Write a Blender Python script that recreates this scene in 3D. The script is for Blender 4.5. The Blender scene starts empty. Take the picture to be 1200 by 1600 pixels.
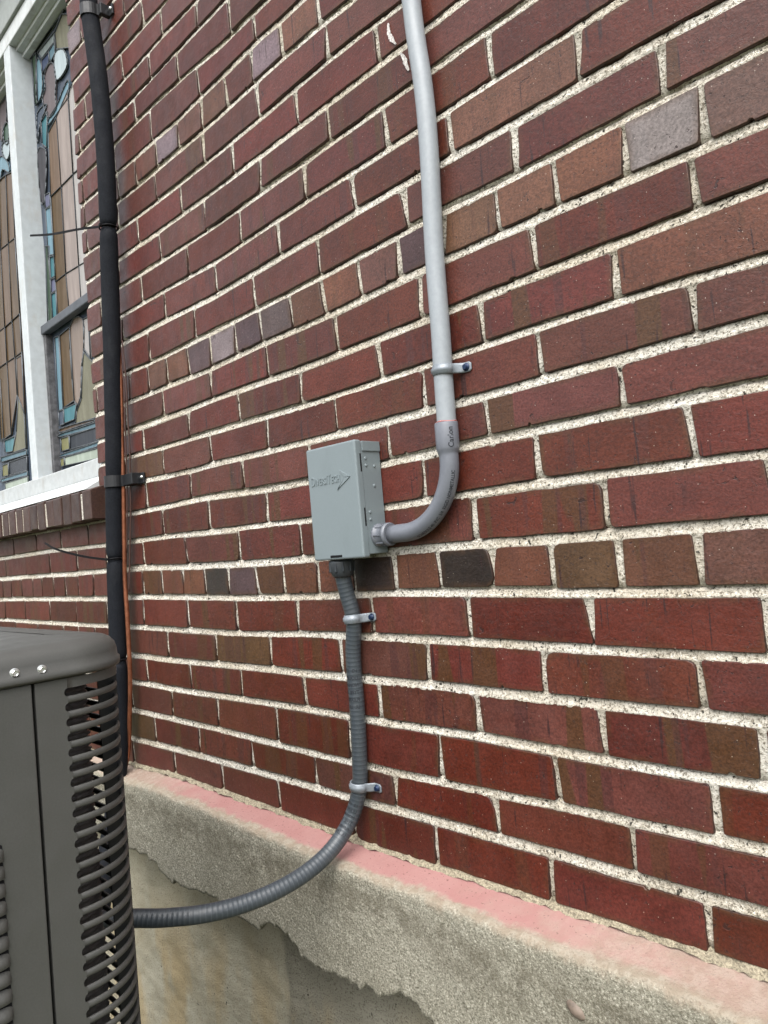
import bpy, bmesh, math, random, json
import numpy as np
from mathutils import Vector, Matrix

C = bpy.context.scene.collection
SC = bpy.context.scene
R_ = random.Random(11)
NP = np.random.RandomState(5)

# ------------------------------------------------------------------ camera
cam_d = bpy.data.cameras.new('camera')
cam = bpy.data.objects.new('camera', cam_d); C.objects.link(cam)
right = Vector((0.69824249, 0.71057456, -0.0868402)).normalized()
upv = Vector((0.09133884, 0.03188434, 0.9953093)).normalized()
fwd = right.cross(upv) * -1
M = Matrix((right, upv, -fwd * 1)).transposed()
fw = upv.cross(right)
M = Matrix((right, upv, -fw)).transposed().to_4x4()
M.translation = Vector((1.6932923, -0.8730174, 0.5267119))
cam.matrix_world = M
cam_d.sensor_fit = 'HORIZONTAL'; cam_d.sensor_width = 36.0
cam_d.lens = 36.0 * 1145.35 / 1200.0
cam_d.clip_start = 0.02; cam_d.clip_end = 500
SC.camera = cam

# ------------------------------------------------------------------ sky, sun, exposure
W = bpy.data.worlds.new('World'); SC.world = W; W.use_nodes = True
nt = W.node_tree
SUN_EL, SUN_AZ = math.radians(55), math.radians(148)      # azimuth clockwise from +Y
sky = nt.nodes.new('ShaderNodeTexSky'); sky.sky_type = 'NISHITA'; sky.sun_disc = False
sky.sun_elevation = SUN_EL; sky.sun_rotation = SUN_AZ
sky.air_density = 1.0; sky.dust_density = 4.0; sky.ozone_density = 1.0
hsv = nt.nodes.new('ShaderNodeHueSaturation'); hsv.inputs['Saturation'].default_value = 0.22   # overcast: grey sky
bg = nt.nodes['Background']; bg.inputs['Strength'].default_value = 0.14
nt.links.new(sky.outputs[0], hsv.inputs['Color']); nt.links.new(hsv.outputs[0], bg.inputs['Color'])
sl = bpy.data.lights.new('sun', 'SUN'); sl.energy = 0.95; sl.angle = math.radians(60); sl.color = (1.0, 0.97, 0.93)
so = bpy.data.objects.new('sun', sl); C.objects.link(so)
sd = Vector((math.sin(SUN_AZ) * math.cos(SUN_EL), math.cos(SUN_AZ) * math.cos(SUN_EL), math.sin(SUN_EL)))
so.rotation_euler = sd.to_track_quat('Z', 'Y').to_euler(); so.location = sd * 20
SC.view_settings.view_transform = 'Standard'; SC.view_settings.look = 'None'
SC.view_settings.exposure = 1.32; SC.view_settings.gamma = 1.0; SC.view_settings.use_curve_mapping = False
SC.render.engine = 'CYCLES'
try: SC.cycles.max_bounces = 6; SC.cycles.diffuse_bounces = 3
except Exception: pass

# ------------------------------------------------------------------ helpers
def tag(o, label=None, cat=None, group=None, kind=None):
    if label: o['label'] = label
    if cat: o['category'] = cat
    if group: o['group'] = group
    if kind: o['kind'] = kind
    return o
def empty(name, loc, label, cat, group=None, kind=None):
    o = bpy.data.objects.new(name, None); C.objects.link(o); o.location = loc
    o.empty_display_size = 0.05
    return tag(o, label, cat, group, kind)
def link(name, me, m, parent=None, loc=None, smooth=False):
    if isinstance(m, (list, tuple)):
        for q in m: me.materials.append(q)
    elif m: me.materials.append(m)
    o = bpy.data.objects.new(name, me); C.objects.link(o)
    if loc is not None: o.location = loc
    if parent is not None:
        o.parent = parent
        if loc is None: o.location = -PW(parent)
        else: o.location = Vector(loc) - PW(parent)
    if smooth:
        me.polygons.foreach_set('use_smooth', [True] * len(me.polygons))
    return o
def PW(o):            # world position of an (unrotated) parent chain
    v = Vector((0, 0, 0))
    while o is not None: v = v + Vector(o.location); o = o.parent
    return v
def mesh_pd(name, v, f):
    me = bpy.data.meshes.new(name); me.from_pydata([tuple(p) for p in v], [], f); me.update(); return me
def bm_mesh(name, bm):
    me = bpy.data.meshes.new(name); bm.normal_update(); bm.to_mesh(me); bm.free(); return me
def box(bm, x0, x1, y0, y1, z0, z1, bev=0.0, seg=2):
    r = bmesh.ops.create_cube(bm, size=1.0)
    vs = r['verts']
    bmesh.ops.scale(bm, vec=(x1 - x0, y1 - y0, z1 - z0), verts=vs)
    bmesh.ops.translate(bm, vec=((x0 + x1) / 2, (y0 + y1) / 2, (z0 + z1) / 2), verts=vs)
    if bev > 0:
        es = list({e for v in vs for e in v.link_edges})
        bmesh.ops.bevel(bm, geom=es, offset=bev, segments=seg, profile=0.5, affect='EDGES')
    return vs
def smoothpath(pts, n=8):
    P = [Vector(p) for p in pts]; out = []
    for i in range(len(P) - 1):
        p0 = P[i - 1] if i > 0 else P[i] * 2 - P[i + 1]
        p1, p2 = P[i], P[i + 1]
        p3 = P[i + 2] if i + 2 < len(P) else P[i + 1] * 2 - P[i]
        for k in range(n):
            t = k / n
            out.append(0.5 * ((2 * p1) + (-p0 + p2) * t + (2 * p0 - 5 * p1 + 4 * p2 - p3) * t * t + (-p0 + 3 * p1 - 3 * p2 + p3) * t ** 3))
    out.append(P[-1]); return out
def frames(path, ref=Vector((0, -1, 0))):
    fr = []
    n = None
    for i, p in enumerate(path):
        a = path[max(0, i - 1)]; b = path[min(len(path) - 1, i + 1)]
        t = (b - a).normalized()
        if n is None:
            n = ref - t * ref.dot(t)
            if n.length < 1e-4: n = Vector((1, 0, 0)) - t * t.x
        else: n = n - t * n.dot(t)
        n.normalize(); fr.append((p, t, n, t.cross(n)))
    return fr
def tube(bm, path, rad, seg=16, cap=True, ref=Vector((0, -1, 0)), uv=False):
    """rad: float or list"""
    fr = frames([Vector(p) for p in path], ref); rings = []; L = 0; Ls = []
    for i, (p, t, n, b) in enumerate(fr):
        if i: L += (p - fr[i - 1][0]).length
        Ls.append(L)
        r = rad[i] if isinstance(rad, (list, tuple)) else rad
        rings.append([bm.verts.new(p + (n * math.cos(2 * math.pi * k / seg) + b * math.sin(2 * math.pi * k / seg)) * r) for k in range(seg)])
    lay = bm.loops.layers.uv.verify() if uv else None
    for i in range(len(rings) - 1):
        for k in range(seg):
            k2 = (k + 1) % seg
            f = bm.faces.new((rings[i][k], rings[i][k2], rings[i + 1][k2], rings[i + 1][k])); f.smooth = True
            if uv:
                for lp, (u, v) in zip(f.loops, ((k / seg, Ls[i]), ((k + 1) / seg, Ls[i]), ((k + 1) / seg, Ls[i + 1]), (k / seg, Ls[i + 1]))): lp[lay].uv = (u, v)
    if cap:
        bm.faces.new(list(reversed(rings[0]))); bm.faces.new(rings[-1])
    return rings
def lathe(bm, prof, origin, axis, seg=20):
    """prof: list of (along, radius)"""
    axis = Vector(axis).normalized(); o = Vector(origin)
    a = axis.orthogonal().normalized(); b = axis.cross(a); rings = []
    for s, r in prof:
        rings.append([bm.verts.new(o + axis * s + (a * math.cos(2 * math.pi * k / seg) + b * math.sin(2 * math.pi * k / seg)) * max(r, 1e-5)) for k in range(seg)])
    for i in range(len(rings) - 1):
        for k in range(seg):
            k2 = (k + 1) % seg
            f = bm.faces.new((rings[i][k], rings[i][k2], rings[i + 1][k2], rings[i + 1][k])); f.smooth = True
    bm.faces.new(list(reversed(rings[0]))); bm.faces.new(rings[-1])
def text_mesh(body, size, extrude=0.0, bold=0.0):
    cu = bpy.data.curves.new('text', 'FONT'); cu.body = body; cu.size = size; cu.extrude = extrude; cu.offset = bold
    cu.resolution_u = 3
    ob = bpy.data.objects.new('text', cu); C.objects.link(ob)
    dg = bpy.context.evaluated_depsgraph_get(); dg.update()
    me = bpy.data.meshes.new_from_object(ob.evaluated_get(dg))
    bpy.data.objects.remove(ob); bpy.data.curves.remove(cu)
    return me
def vnoise(n, m, cells_n, cells_m):       # smooth value noise grid
    g = NP.rand(cells_n + 2, cells_m + 2)
    a = np.linspace(0, cells_n - 1e-6, n); b = np.linspace(0, cells_m - 1e-6, m)
    i = a.astype(int); j = b.astype(int); fa = a - i; fb = b - j
    fa = fa * fa * (3 - 2 * fa); fb = fb * fb * (3 - 2 * fb)
    fa = fa[:, None]; fb = fb[None, :]
    return (g[np.ix_(i, j)] * (1 - fa) * (1 - fb) + g[np.ix_(i + 1, j)] * fa * (1 - fb) + g[np.ix_(i, j + 1)] * (1 - fa) * fb + g[np.ix_(i + 1, j + 1)] * fa * fb)

# ------------------------------------------------------------------ material toolkit
class NB:
    def __init__(s, name):
        s.m = bpy.data.materials.new(name); s.m.use_nodes = True; s.t = s.m.node_tree
        s.b = s.t.nodes['Principled BSDF']
    def n(s, typ, **kw):
        q = s.t.nodes.new(typ)
        for k, v in kw.items(): setattr(q, k, v)
        return q
    def l(s, a, b): s.t.links.new(a, b)
    def setv(s, inp, v):
        if hasattr(v, 'is_linked') or isinstance(v, bpy.types.NodeSocket): s.l(v, inp)
        else: inp.default_value = v
    def coord(s, kind='Object', scale=(1, 1, 1), off=None):
        tc = s.n('ShaderNodeTexCoord'); mp = s.n('ShaderNodeMapping'); s.l(tc.outputs[kind], mp.inputs[0])
        mp.inputs['Scale'].default_value = scale
        if off is not None: s.l(off, mp.inputs['Location'])
        return mp.outputs[0]
    def noise(s, vec, scale, detail=3, rough=0.55, dist=0.0):
        q = s.n('ShaderNodeTexNoise'); s.l(vec, q.inputs['Vector']); q.inputs['Scale'].default_value = scale
        q.inputs['Detail'].default_value = detail; q.inputs['Roughness'].default_value = rough; q.inputs['Distortion'].default_value = dist
        return q.outputs['Fac']
    def voro(s, vec, scale, out='Distance', rnd=1.0):
        q = s.n('ShaderNodeTexVoronoi'); s.l(vec, q.inputs['Vector']); q.inputs['Scale'].default_value = scale
        q.inputs['Randomness'].default_value = rnd
        return q.outputs[out]
    def ramp(s, fac, a, b, va=0.0, vb=1.0, smooth=True):
        q = s.n('ShaderNodeMapRange'); q.interpolation_type = 'SMOOTHSTEP' if smooth else 'LINEAR'
        s.l(fac, q.inputs[0]); q.inputs[1].default_value = a; q.inputs[2].default_value = b
        q.inputs[3].default_value = va; q.inputs[4].default_value = vb
        return q.outputs[0]
    def math(s, op, a, b=0.0):
        q = s.n('ShaderNodeMath', operation=op); s.setv(q.inputs[0], a); s.setv(q.inputs[1], b); return q.outputs[0]
    def mix(s, fac, a, b, mode='MIX'):
        q = s.n('ShaderNodeMix', data_type='RGBA', blend_type=mode)
        s.setv(q.inputs['Factor'], fac)
        for nm, v in (('A', a), ('B', b)):
            i = [k for k in q.inputs if k.name == nm and k.type == 'RGBA'][0]
            if isinstance(v, tuple) and len(v) == 3: v = v + (1.0,)
            s.setv(i, v)
        return [o for o in q.outputs if o.type == 'RGBA'][0]
    def bump(s, h, strength=0.5, dist=0.001, prev=None):
        q = s.n('ShaderNodeBump'); q.inputs['Strength'].default_value = strength; q.inputs['Distance'].default_value = dist
        s.l(h, q.inputs['Height'])
        if prev is not None: s.l(prev, q.inputs['Normal'])
        s.l(q.outputs[0], s.b.inputs['Normal']); return q.outputs[0]
    def out(s, color=None, rough=0.5, metal=0.0, spec=None):
        if color is not None:
            if isinstance(color, tuple) and len(color) == 3: color = color + (1.0,)
            s.setv(s.b.inputs['Base Color'], color)
        s.setv(s.b.inputs['Roughness'], rough); s.b.inputs['Metallic'].default_value = metal
        if spec is not None: s.b.inputs['Specular IOR Level'].default_value = spec
        return s.m

def mat_brick():
    b = NB('brick_clay')
    oi = b.n('ShaderNodeObjectInfo')
    rx = b.math('MULTIPLY', oi.outputs['Random'], 37.0)
    cx = b.n('ShaderNodeCombineXYZ'); b.l(rx, cx.inputs[0]); b.l(b.math('MULTIPLY', oi.outputs['Random'], 91.0), cx.inputs[1]); b.l(b.math('MULTIPLY', oi.outputs['Random'], 53.0), cx.inputs[2])
    P = b.coord('Object', (1, 1, 1), cx.outputs[0])
    col = oi.outputs['Color']
    # broad mottling
    m1 = b.noise(P, 14, 4, 0.6)
    v1 = b.ramp(m1, 0.3, 0.7, 0.84, 1.16)
    g1 = b.n('ShaderNodeCombineColor'); [b.l(v1, g1.inputs[i]) for i in range(3)]
    c = b.mix(1.0, col, g1.outputs[0], 'MULTIPLY')
    # kiln flash: upright bands of brown
    PB = b.coord('Object', (1, 0.01, 0.06), cx.outputs[0])
    bd = b.noise(PB, 26, 1, 0.4, 0.15)
    band = b.math('MULTIPLY', b.ramp(bd, 0.60, 0.62), oi.outputs['Alpha'])
    c = b.mix(b.math('MULTIPLY', band, 0.8), c, (0.060, 0.029, 0.012))
    bd2 = b.noise(PB, 43, 1, 0.4, 0.1)
    c = b.mix(b.math('MULTIPLY', b.ramp(bd2, 0.6, 0.63), b.math('MULTIPLY', oi.outputs['Alpha'], 0.55)), c, (0.052, 0.019, 0.018))
    # edge browning, then joint-gap shade painted on rims and sides
    at = b.n('ShaderNodeAttribute', attribute_name='edge', attribute_type='GEOMETRY')
    en = b.noise(P, 22, 3, 0.6)
    em = b.math('MULTIPLY', at.outputs['Fac'], b.ramp(en, 0.38, 0.6, 0.0, 0.85))
    c = b.mix(em, c, (0.062, 0.032, 0.015))
    gap_shade = b.math('MULTIPLY', b.ramp(at.outputs['Fac'], 0.75, 1.0), b.ramp(b.noise(P, 60, 3, 0.6), 0.4, 0.6, 0.45, 0.95))
    c = b.mix(gap_shade, c, (0.035, 0.018, 0.014))
    # upright dark drips
    PS = b.coord('Object', (1, 0.05, 0.05), cx.outputs[0])
    st = b.ramp(b.noise(PS, 150, 2, 0.5), 0.64, 0.69)
    stm = b.math('MULTIPLY', st, b.ramp(b.noise(P, 9, 2), 0.46, 0.58, 0.0, 0.85))
    c = b.mix(stm, c, (0.028, 0.012, 0.012))
    # pits
    pt = b.noise(P, 210, 4, 0.65)
    pitm = b.math('MULTIPLY', b.ramp(pt, 0.61, 0.66), b.ramp(b.noise(P, 35, 2), 0.35, 0.65, 0.1, 0.9))
    c = b.mix(pitm, c, (0.02, 0.01, 0.009))
    # fine dust tone
    fd = b.ramp(b.noise(P, 300, 4, 0.7), 0.3, 0.7, 0.68, 1.32)
    g2 = b.n('ShaderNodeCombineColor'); [b.l(fd, g2.inputs[i]) for i in range(3)]
    c = b.mix(1.0, c, g2.outputs[0], 'MULTIPLY')
    # pale sand specks
    sp = b.voro(P, 260, 'Distance')
    spc = b.n('ShaderNodeTexVoronoi'); b.l(P, spc.inputs['Vector']); spc.inputs['Scale'].default_value = 260
    sep = b.n('ShaderNodeSeparateColor'); b.l(spc.outputs['Color'], sep.inputs[0])
    spm = b.math('MULTIPLY', b.ramp(sp, 0.20, 0.10, 0.0, 1.0), b.math('GREATER_THAN', sep.outputs[0], 0.955))
    c = b.mix(b.math('MULTIPLY', spm, 0.75), c, (0.45, 0.38, 0.32))
    PW_ = b.coord('Object', (0.75, 1, 1.05), cx.outputs[0])
    wr = b.noise(PW_, 95, 5, 0.68, 0.6)
    crk = b.math('MULTIPLY', b.ramp(b.noise(PW_, 60, 3, 0.6, 1.2), 0.335, 0.30), b.ramp(b.noise(P, 17, 2), 0.45, 0.6))
    c = b.mix(b.math('MULTIPLY', crk, 0.8), c, (0.022, 0.011, 0.010))
    h = b.math('ADD', b.math('MULTIPLY', wr, 1.3), b.math('MULTIPLY', pitm, -0.8))
    h = b.math('ADD', h, b.math('MULTIPLY', crk, -0.8))
    h = b.math('ADD', h, b.math('MULTIPLY', b.noise(P, 420, 3, 0.6), 0.35))
    b.bump(h, 0.5, 0.0015)
    ro = b.ramp(b.noise(P, 30, 3), 0.3, 0.7, 0.34, 0.50)
    return b.out(c, ro, spec=0.36)

def mat_mortar():
    b = NB('sandy_mortar')
    P = b.coord('Object')
    lg = b.noise(P, 5, 4, 0.6)
    c = b.mix(b.ramp(lg, 0.35, 0.65), (0.56, 0.50, 0.40), (0.70, 0.665, 0.59))
    c = b.mix(b.math('MULTIPLY', b.ramp(b.noise(P, 45, 4, 0.6), 0.5, 0.75), 0.45), c, (0.40, 0.34, 0.25))
    g = b.noise(P, 260, 3, 0.75)
    c = b.mix(b.math('MULTIPLY', b.ramp(g, 0.52, 0.61), 0.92), c, (0.19, 0.165, 0.125))
    c = b.mix(b.math('MULTIPLY', b.ramp(g, 0.44, 0.34), 0.7), c, (0.90, 0.87, 0.80))
    pb = b.noise(P, 150, 2, 0.5)
    c = b.mix(b.ramp(pb, 0.655, 0.685), c, (0.06, 0.055, 0.045))
    h = b.math('ADD', b.math('MULTIPLY', b.noise(P, 260, 4, 0.75), 1.2), b.math('MULTIPLY', b.noise(P, 90, 3, 0.6), 1.0))
    b.bump(h, 1.0, 0.004)
    return b.out(c, 0.92, spec=0.2)

def mat_foundation():
    b = NB('weathered_concrete')
    P = b.coord('Object')
    at = b.n('ShaderNodeAttribute', attribute_name='prof', attribute_type='GEOMETRY')   # 0 at the bricks, 1 at the nosing, 2+ down the face
    pr = b.math('ADD', at.outputs['Fac'], b.ramp(b.noise(P, 30, 4, 0.65), 0.2, 0.8, -0.14, 0.14, False))
    lg = b.noise(P, 7, 5, 0.65)
    grey = b.mix(b.ramp(lg, 0.3, 0.7), (0.255, 0.24, 0.187), (0.32, 0.303, 0.245))
    g = b.noise(P, 290, 3, 0.8)
    grey = b.mix(b.math('MULTIPLY', b.ramp(g, 0.525, 0.615), 0.85), grey, (0.105, 0.095, 0.07))
    grey = b.mix(b.math('MULTIPLY', b.ramp(g, 0.46, 0.37), 0.7), grey, (0.60, 0.57, 0.48))
    tan = b.mix(b.ramp(b.noise(P, 60, 3), 0.4, 0.6), (0.30, 0.25, 0.19), (0.36, 0.315, 0.25))
    tan = b.mix(b.math('MULTIPLY', b.ramp(g, 0.54, 0.64), 0.75), tan, (0.25, 0.2, 0.15))
    sx = b.n('ShaderNodeSeparateXYZ'); b.l(P, sx.inputs[0])
    pk = b.mix(b.ramp(b.noise(P, 18, 4), 0.35, 0.7), (0.315, 0.162, 0.15), (0.335, 0.185, 0.17))
    pk = b.mix(b.math('MULTIPLY', b.ramp(b.noise(P, 240, 3), 0.64, 0.68), 0.75), pk, (0.13, 0.06, 0.055))
    xf = b.math('ADD', sx.outputs[0], b.ramp(b.noise(P, 22, 4, 0.6), 0.2, 0.8, -0.15, 0.15, False))
    pinkx = b.ramp(xf, 0.95, 1.35, 1.0, 0.3)
    pinkl = b.ramp(xf, -0.15, 0.25, 0.25, 1.0)
    pink = b.math('MULTIPLY', b.ramp(pr, 0.76, 0.97, 1.0, 0.0), b.math('MULTIPLY', pinkx, pinkl))
    c = b.mix(b.ramp(pr, 1.0, 1.26, 1.0, 0.0), grey, tan)
    c = b.mix(pink, c, pk)
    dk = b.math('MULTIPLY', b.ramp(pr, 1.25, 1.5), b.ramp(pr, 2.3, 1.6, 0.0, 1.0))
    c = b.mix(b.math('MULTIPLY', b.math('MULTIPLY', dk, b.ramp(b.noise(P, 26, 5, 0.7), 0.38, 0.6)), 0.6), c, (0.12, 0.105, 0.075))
    h = b.math('ADD', b.math('MULTIPLY', b.noise(P, 270, 4, 0.75), 1.3), b.math('MULTIPLY', b.noise(P, 80, 4, 0.6), 0.5))
    q = b.n('ShaderNodeBump'); q.inputs['Distance'].default_value = 0.003
    b.l(b.ramp(pink, 0.0, 1.0, 0.8, 0.25), q.inputs['Strength']); b.l(h, q.inputs['Height']); b.l(q.outputs[0], b.b.inputs['Normal'])
    return b.out(c, 0.9, spec=0.25)

def mat_lowerwall():
    b = NB('stained_concrete')
    P = b.coord('Object')
    sx = b.n('ShaderNodeSeparateXYZ'); b.l(P, sx.inputs[0])
    lg = b.noise(P, 5, 5, 0.65)
    c = b.mix(b.ramp(lg, 0.3, 0.7), (0.34, 0.305, 0.222), (0.455, 0.425, 0.335))
    right_ = b.ramp(b.math('ADD', sx.outputs[0], b.ramp(b.noise(P, 20, 3), 0.2, 0.8, -0.02, 0.02, False)), 0.395, 0.425)
    c = b.mix(b.math('MULTIPLY', right_, 0.75), c, (0.20, 0.19, 0.155))
    st = b.noise(b.coord('Object', (1, 1, 0.35)), 6, 4, 0.6)
    c = b.mix(b.math('MULTIPLY', b.ramp(st, 0.46, 0.62), b.ramp(sx.outputs[2], -0.25, -0.5, 0.1, 0.6)), c, (0.40, 0.29, 0.14))
    g = b.noise(P, 250, 3, 0.75)
    c = b.mix(b.math('MULTIPLY', b.ramp(g, 0.53, 0.64), b.ramp(right_, 0.0, 1.0, 0.5, 0.85)), c, (0.09, 0.08, 0.06))
    c = b.mix(b.ramp(b.noise(P, 60, 2), 0.73, 0.76), c, (0.05, 0.045, 0.035))
    h = b.math('ADD', b.math('MULTIPLY', b.noise(P, 250, 4, 0.75), 1.5), b.noise(P, 25, 4, 0.6))
    b.bump(h, 0.6, 0.003)
    return b.out(c, 0.9, spec=0.25)

def mat_plain(name, col, rough, spec=0.5, metal=0.0, nscale=200, namp=0.12, bump=0.15, bd=0.0004, dirt=0.25, dirtcol=None, rvar=0.08):
    b = NB(name); P = b.coord('Object')
    v = b.ramp(b.noise(P, nscale, 4, 0.6), 0.3, 0.7, 1 - namp, 1 + namp)
    g = b.n('ShaderNodeCombineColor'); [b.l(v, g.inputs[i]) for i in range(3)]
    c = b.mix(1.0, col, g.outputs[0], 'MULTIPLY')
    if dirt > 0:
        dc = dirtcol or tuple(x * 0.55 for x in col)
        c = b.mix(b.math('MULTIPLY', b.ramp(b.noise(b.coord('Object', (1, 1, 0.4)), 22, 5, 0.65), 0.52, 0.72), dirt), c, dc)
    if bump > 0: b.bump(b.noise(P, nscale * 1.7, 3, 0.6), bump, bd)
    r = b.ramp(b.noise(P, 30, 3), 0.3, 0.7, rough - rvar, rough + rvar)
    return b.out(c, r, metal, spec)

M_BRICK = mat_brick(); M_MORTAR = mat_mortar(); M_FOUND = mat_foundation(); M_LOWER = mat_lowerwall()
M_BOX = mat_plain('grey_painted_steel', (0.168, 0.202, 0.214), 0.36, 0.5, nscale=600, namp=0.03, bump=0.06, dirt=0.12)
M_SLOT = mat_plain('opening_shade', (0.006, 0.006, 0.007), 0.8, 0.2, dirt=0)  # near-black stand-in for the shade inside slots and louvres
M_PVC = mat_plain('weathered_grey_pvc', (0.27, 0.295, 0.318), 0.42, 0.5, nscale=120, namp=0.05, bump=0.05, dirt=0.25, dirtcol=(0.215, 0.22, 0.22))
M_ELBOW = mat_plain('grey_pvc', (0.135, 0.145, 0.168), 0.40, 0.5, nscale=150, namp=0.04, bump=0.05, dirt=0.15)
M_NUT = mat_plain('dark_grey_nylon', (0.030, 0.035, 0.040), 0.5, 0.45, nscale=200, namp=0.08, bump=0.1)
M_STRAP = mat_plain('zinc_plated_steel', (0.20, 0.225, 0.25), 0.42, 0.5, metal=0.2, nscale=300, namp=0.12, bump=0.15)
M_BLUE = mat_plain('blue_screw_coating', (0.008, 0.022, 0.062), 0.45, 0.5, metal=0.3, nscale=300, dirt=0.1)
M_INK = mat_plain('black_print', (0.022, 0.024, 0.03), 0.6, 0.3, dirt=0)
M_FOAM = mat_plain('black_foam_rubber', (0.009, 0.0105, 0.014), 0.8, 0.16, nscale=260, namp=0.25, bump=0.5, bd=0.0008, dirt=0.4, dirtcol=(0.025, 0.027, 0.03))
M_BLACK = mat_plain('black_plastic', (0.012, 0.013, 0.015), 0.45, 0.4, nscale=300, dirt=0.1)
M_TIE = mat_plain('black_nylon', (0.007, 0.007, 0.008), 0.6, 0.12, nscale=300, dirt=0)
M_COPPER = mat_plain('dull_copper', (0.30, 0.115, 0.062), 0.42, 0.5, metal=0.75, nscale=90, namp=0.2, bump=0.1, dirt=0.5, dirtcol=(0.16, 0.07, 0.05))
M_WIRE = mat_plain('brown_wire_jacket', (0.06, 0.028, 0.022), 0.5, 0.4)
M_AC = mat_plain('grey_powder_coat', (0.064, 0.064, 0.060), 0.45, 0.45, nscale=500, namp=0.06, bump=0.12, bd=0.0003, dirt=0.2, dirtcol=(0.074, 0.073, 0.068))
M_ACIN = mat_plain('dark_coil_fins', (0.05, 0.05, 0.052), 0.4, 0.5, nscale=150, namp=0.3, bump=0.2)
M_SCREW = mat_plain('bright_zinc', (0.62, 0.63, 0.62), 0.30, 0.5, metal=0.85, nscale=400, namp=0.15, bump=0.2, dirt=0.3)
M_WHITE = mat_plain('weathered_white_paint', (0.48, 0.515, 0.53), 0.55, 0.35, nscale=40, namp=0.06, bump=0.25, bd=0.0015, dirt=0.45, dirtcol=(0.42, 0.40, 0.36))
M_SILL = mat_plain('dirty_white_sill', (0.40, 0.42, 0.425), 0.6, 0.3, nscale=40, namp=0.08, bump=0.3, bd=0.002, dirt=0.5, dirtcol=(0.30, 0.28, 0.25))
M_HEAD = mat_plain('grey_green_board', (0.27, 0.29, 0.28), 0.55, 0.3, nscale=40, namp=0.06, bump=0.2, bd=0.001, dirt=0.3)  # head board: duller grey-green than the rest of the frame
M_TRIM = mat_plain('grey_white_paint', (0.52, 0.545, 0.545), 0.5, 0.4, nscale=40, namp=0.06, bump=0.2, bd=0.0012, dirt=0.45, dirtcol=(0.32, 0.31, 0.29))
M_OLDWOOD = mat_plain('bare_weathered_wood', (0.10, 0.10, 0.105), 0.75, 0.3, nscale=60, namp=0.35, bump=0.6, bd=0.002, dirt=0.6, dirtcol=(0.03, 0.03, 0.032))
M_LEAD = mat_plain('lead_came', (0.085, 0.095, 0.105), 0.5, 0.5, metal=0.3, nscale=200, namp=0.2)
M_GROUND = mat_plain('grass_and_dirt', (0.075, 0.085, 0.04), 0.95, 0.1, nscale=6, namp=0.4, bump=0.6, bd=0.02, dirt=0.6, dirtcol=(0.10, 0.075, 0.05))
M_PAD = mat_plain('pad_concrete', (0.33, 0.32, 0.29), 0.9, 0.25, nscale=60, namp=0.15, bump=0.5, bd=0.002)

def mat_hose():
    b = NB('grey_ribbed_hose'); 
    uv = b.coord('UV'); sx = b.n('ShaderNodeSeparateXYZ'); b.l(uv, sx.inputs[0])
    P = b.coord('Object')
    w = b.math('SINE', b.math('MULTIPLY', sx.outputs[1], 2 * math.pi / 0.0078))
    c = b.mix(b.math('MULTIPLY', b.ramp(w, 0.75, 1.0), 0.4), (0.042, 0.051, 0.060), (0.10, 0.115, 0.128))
    c = b.mix(b.math('MULTIPLY', b.ramp(b.noise(P, 25, 5, 0.6), 0.5, 0.7), 0.35), c, (0.07, 0.075, 0.08))
    h = b.math('ADD', b.math('MULTIPLY', w, 0.5), b.math('MULTIPLY', b.noise(P, 300, 3), 0.35))
    b.bump(h, 0.35, 0.0007)
    return b.out(c, 0.36, spec=0.5)
M_HOSE = mat_hose()
def mat_glass(name, col, rough=0.16, bump=0.25, nscale=60, streak=0.2):
    b = NB(name); oi = b.n('ShaderNodeObjectInfo')
    cx = b.n('ShaderNodeCombineXYZ'); b.l(b.math('MULTIPLY', oi.outputs['Random'], 17.0), cx.inputs[0]); b.l(b.math('MULTIPLY', oi.outputs['Random'], 9.0), cx.inputs[2])
    P = b.coord('Object', (1, 1, 0.18), cx.outputs[0])
    c = b.mix(b.math('MULTIPLY', b.ramp(b.noise(P, 38, 4, 0.6, 0.4), 0.4, 0.7), streak), col, tuple(min(1, x * 1.9 + 0.06) for x in col))
    c = b.mix(b.math('MULTIPLY', b.ramp(b.noise(P, 24, 3, 0.6), 0.5, 0.7), streak), c, tuple(x * 0.5 for x in col))
    b.bump(b.noise(b.coord('Object', (1, 1, 0.4), cx.outputs[0]), nscale, 4, 0.6), bump, 0.0012)
    return b.out(c, rough, spec=0.08)
GL = dict(blue=(0.13, 0.22, 0.27), blue2=(0.085, 0.15, 0.185), teal=(0.05, 0.145, 0.17), amber=(0.085, 0.055, 0.028), amber2=(0.105, 0.069, 0.042),
          brown=(0.12, 0.078, 0.05), pink=(0.235, 0.195, 0.175), pinkt=(0.19, 0.15, 0.125), white=(0.31, 0.295, 0.285), stone=(0.15, 0.145, 0.105), slate=(0.055, 0.07, 0.095),
          dark=(0.022, 0.026, 0.033), olive=(0.16, 0.155, 0.075), pale=(0.27, 0.31, 0.26), green=(0.045, 0.07, 0.048), green2=(0.05, 0.085, 0.06), plum=(0.125, 0.105, 0.11),
          plum2=(0.10, 0.105, 0.165), dark2=(0.045, 0.043, 0.05), navy=(0.045, 0.06, 0.11), paleb=(0.34, 0.40, 0.42), greyg=(0.22, 0.25, 0.25))
GM = {k: mat_glass('glass_' + k, v, bump=(0.9 if k in ('stone', 'pinkt', 'plum') else 0.25), nscale=(260 if k in ('stone', 'plum') else 60), rough=(0.4 if k in ('stone', 'plum') else 0.16)) for k, v in GL.items()}

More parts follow.
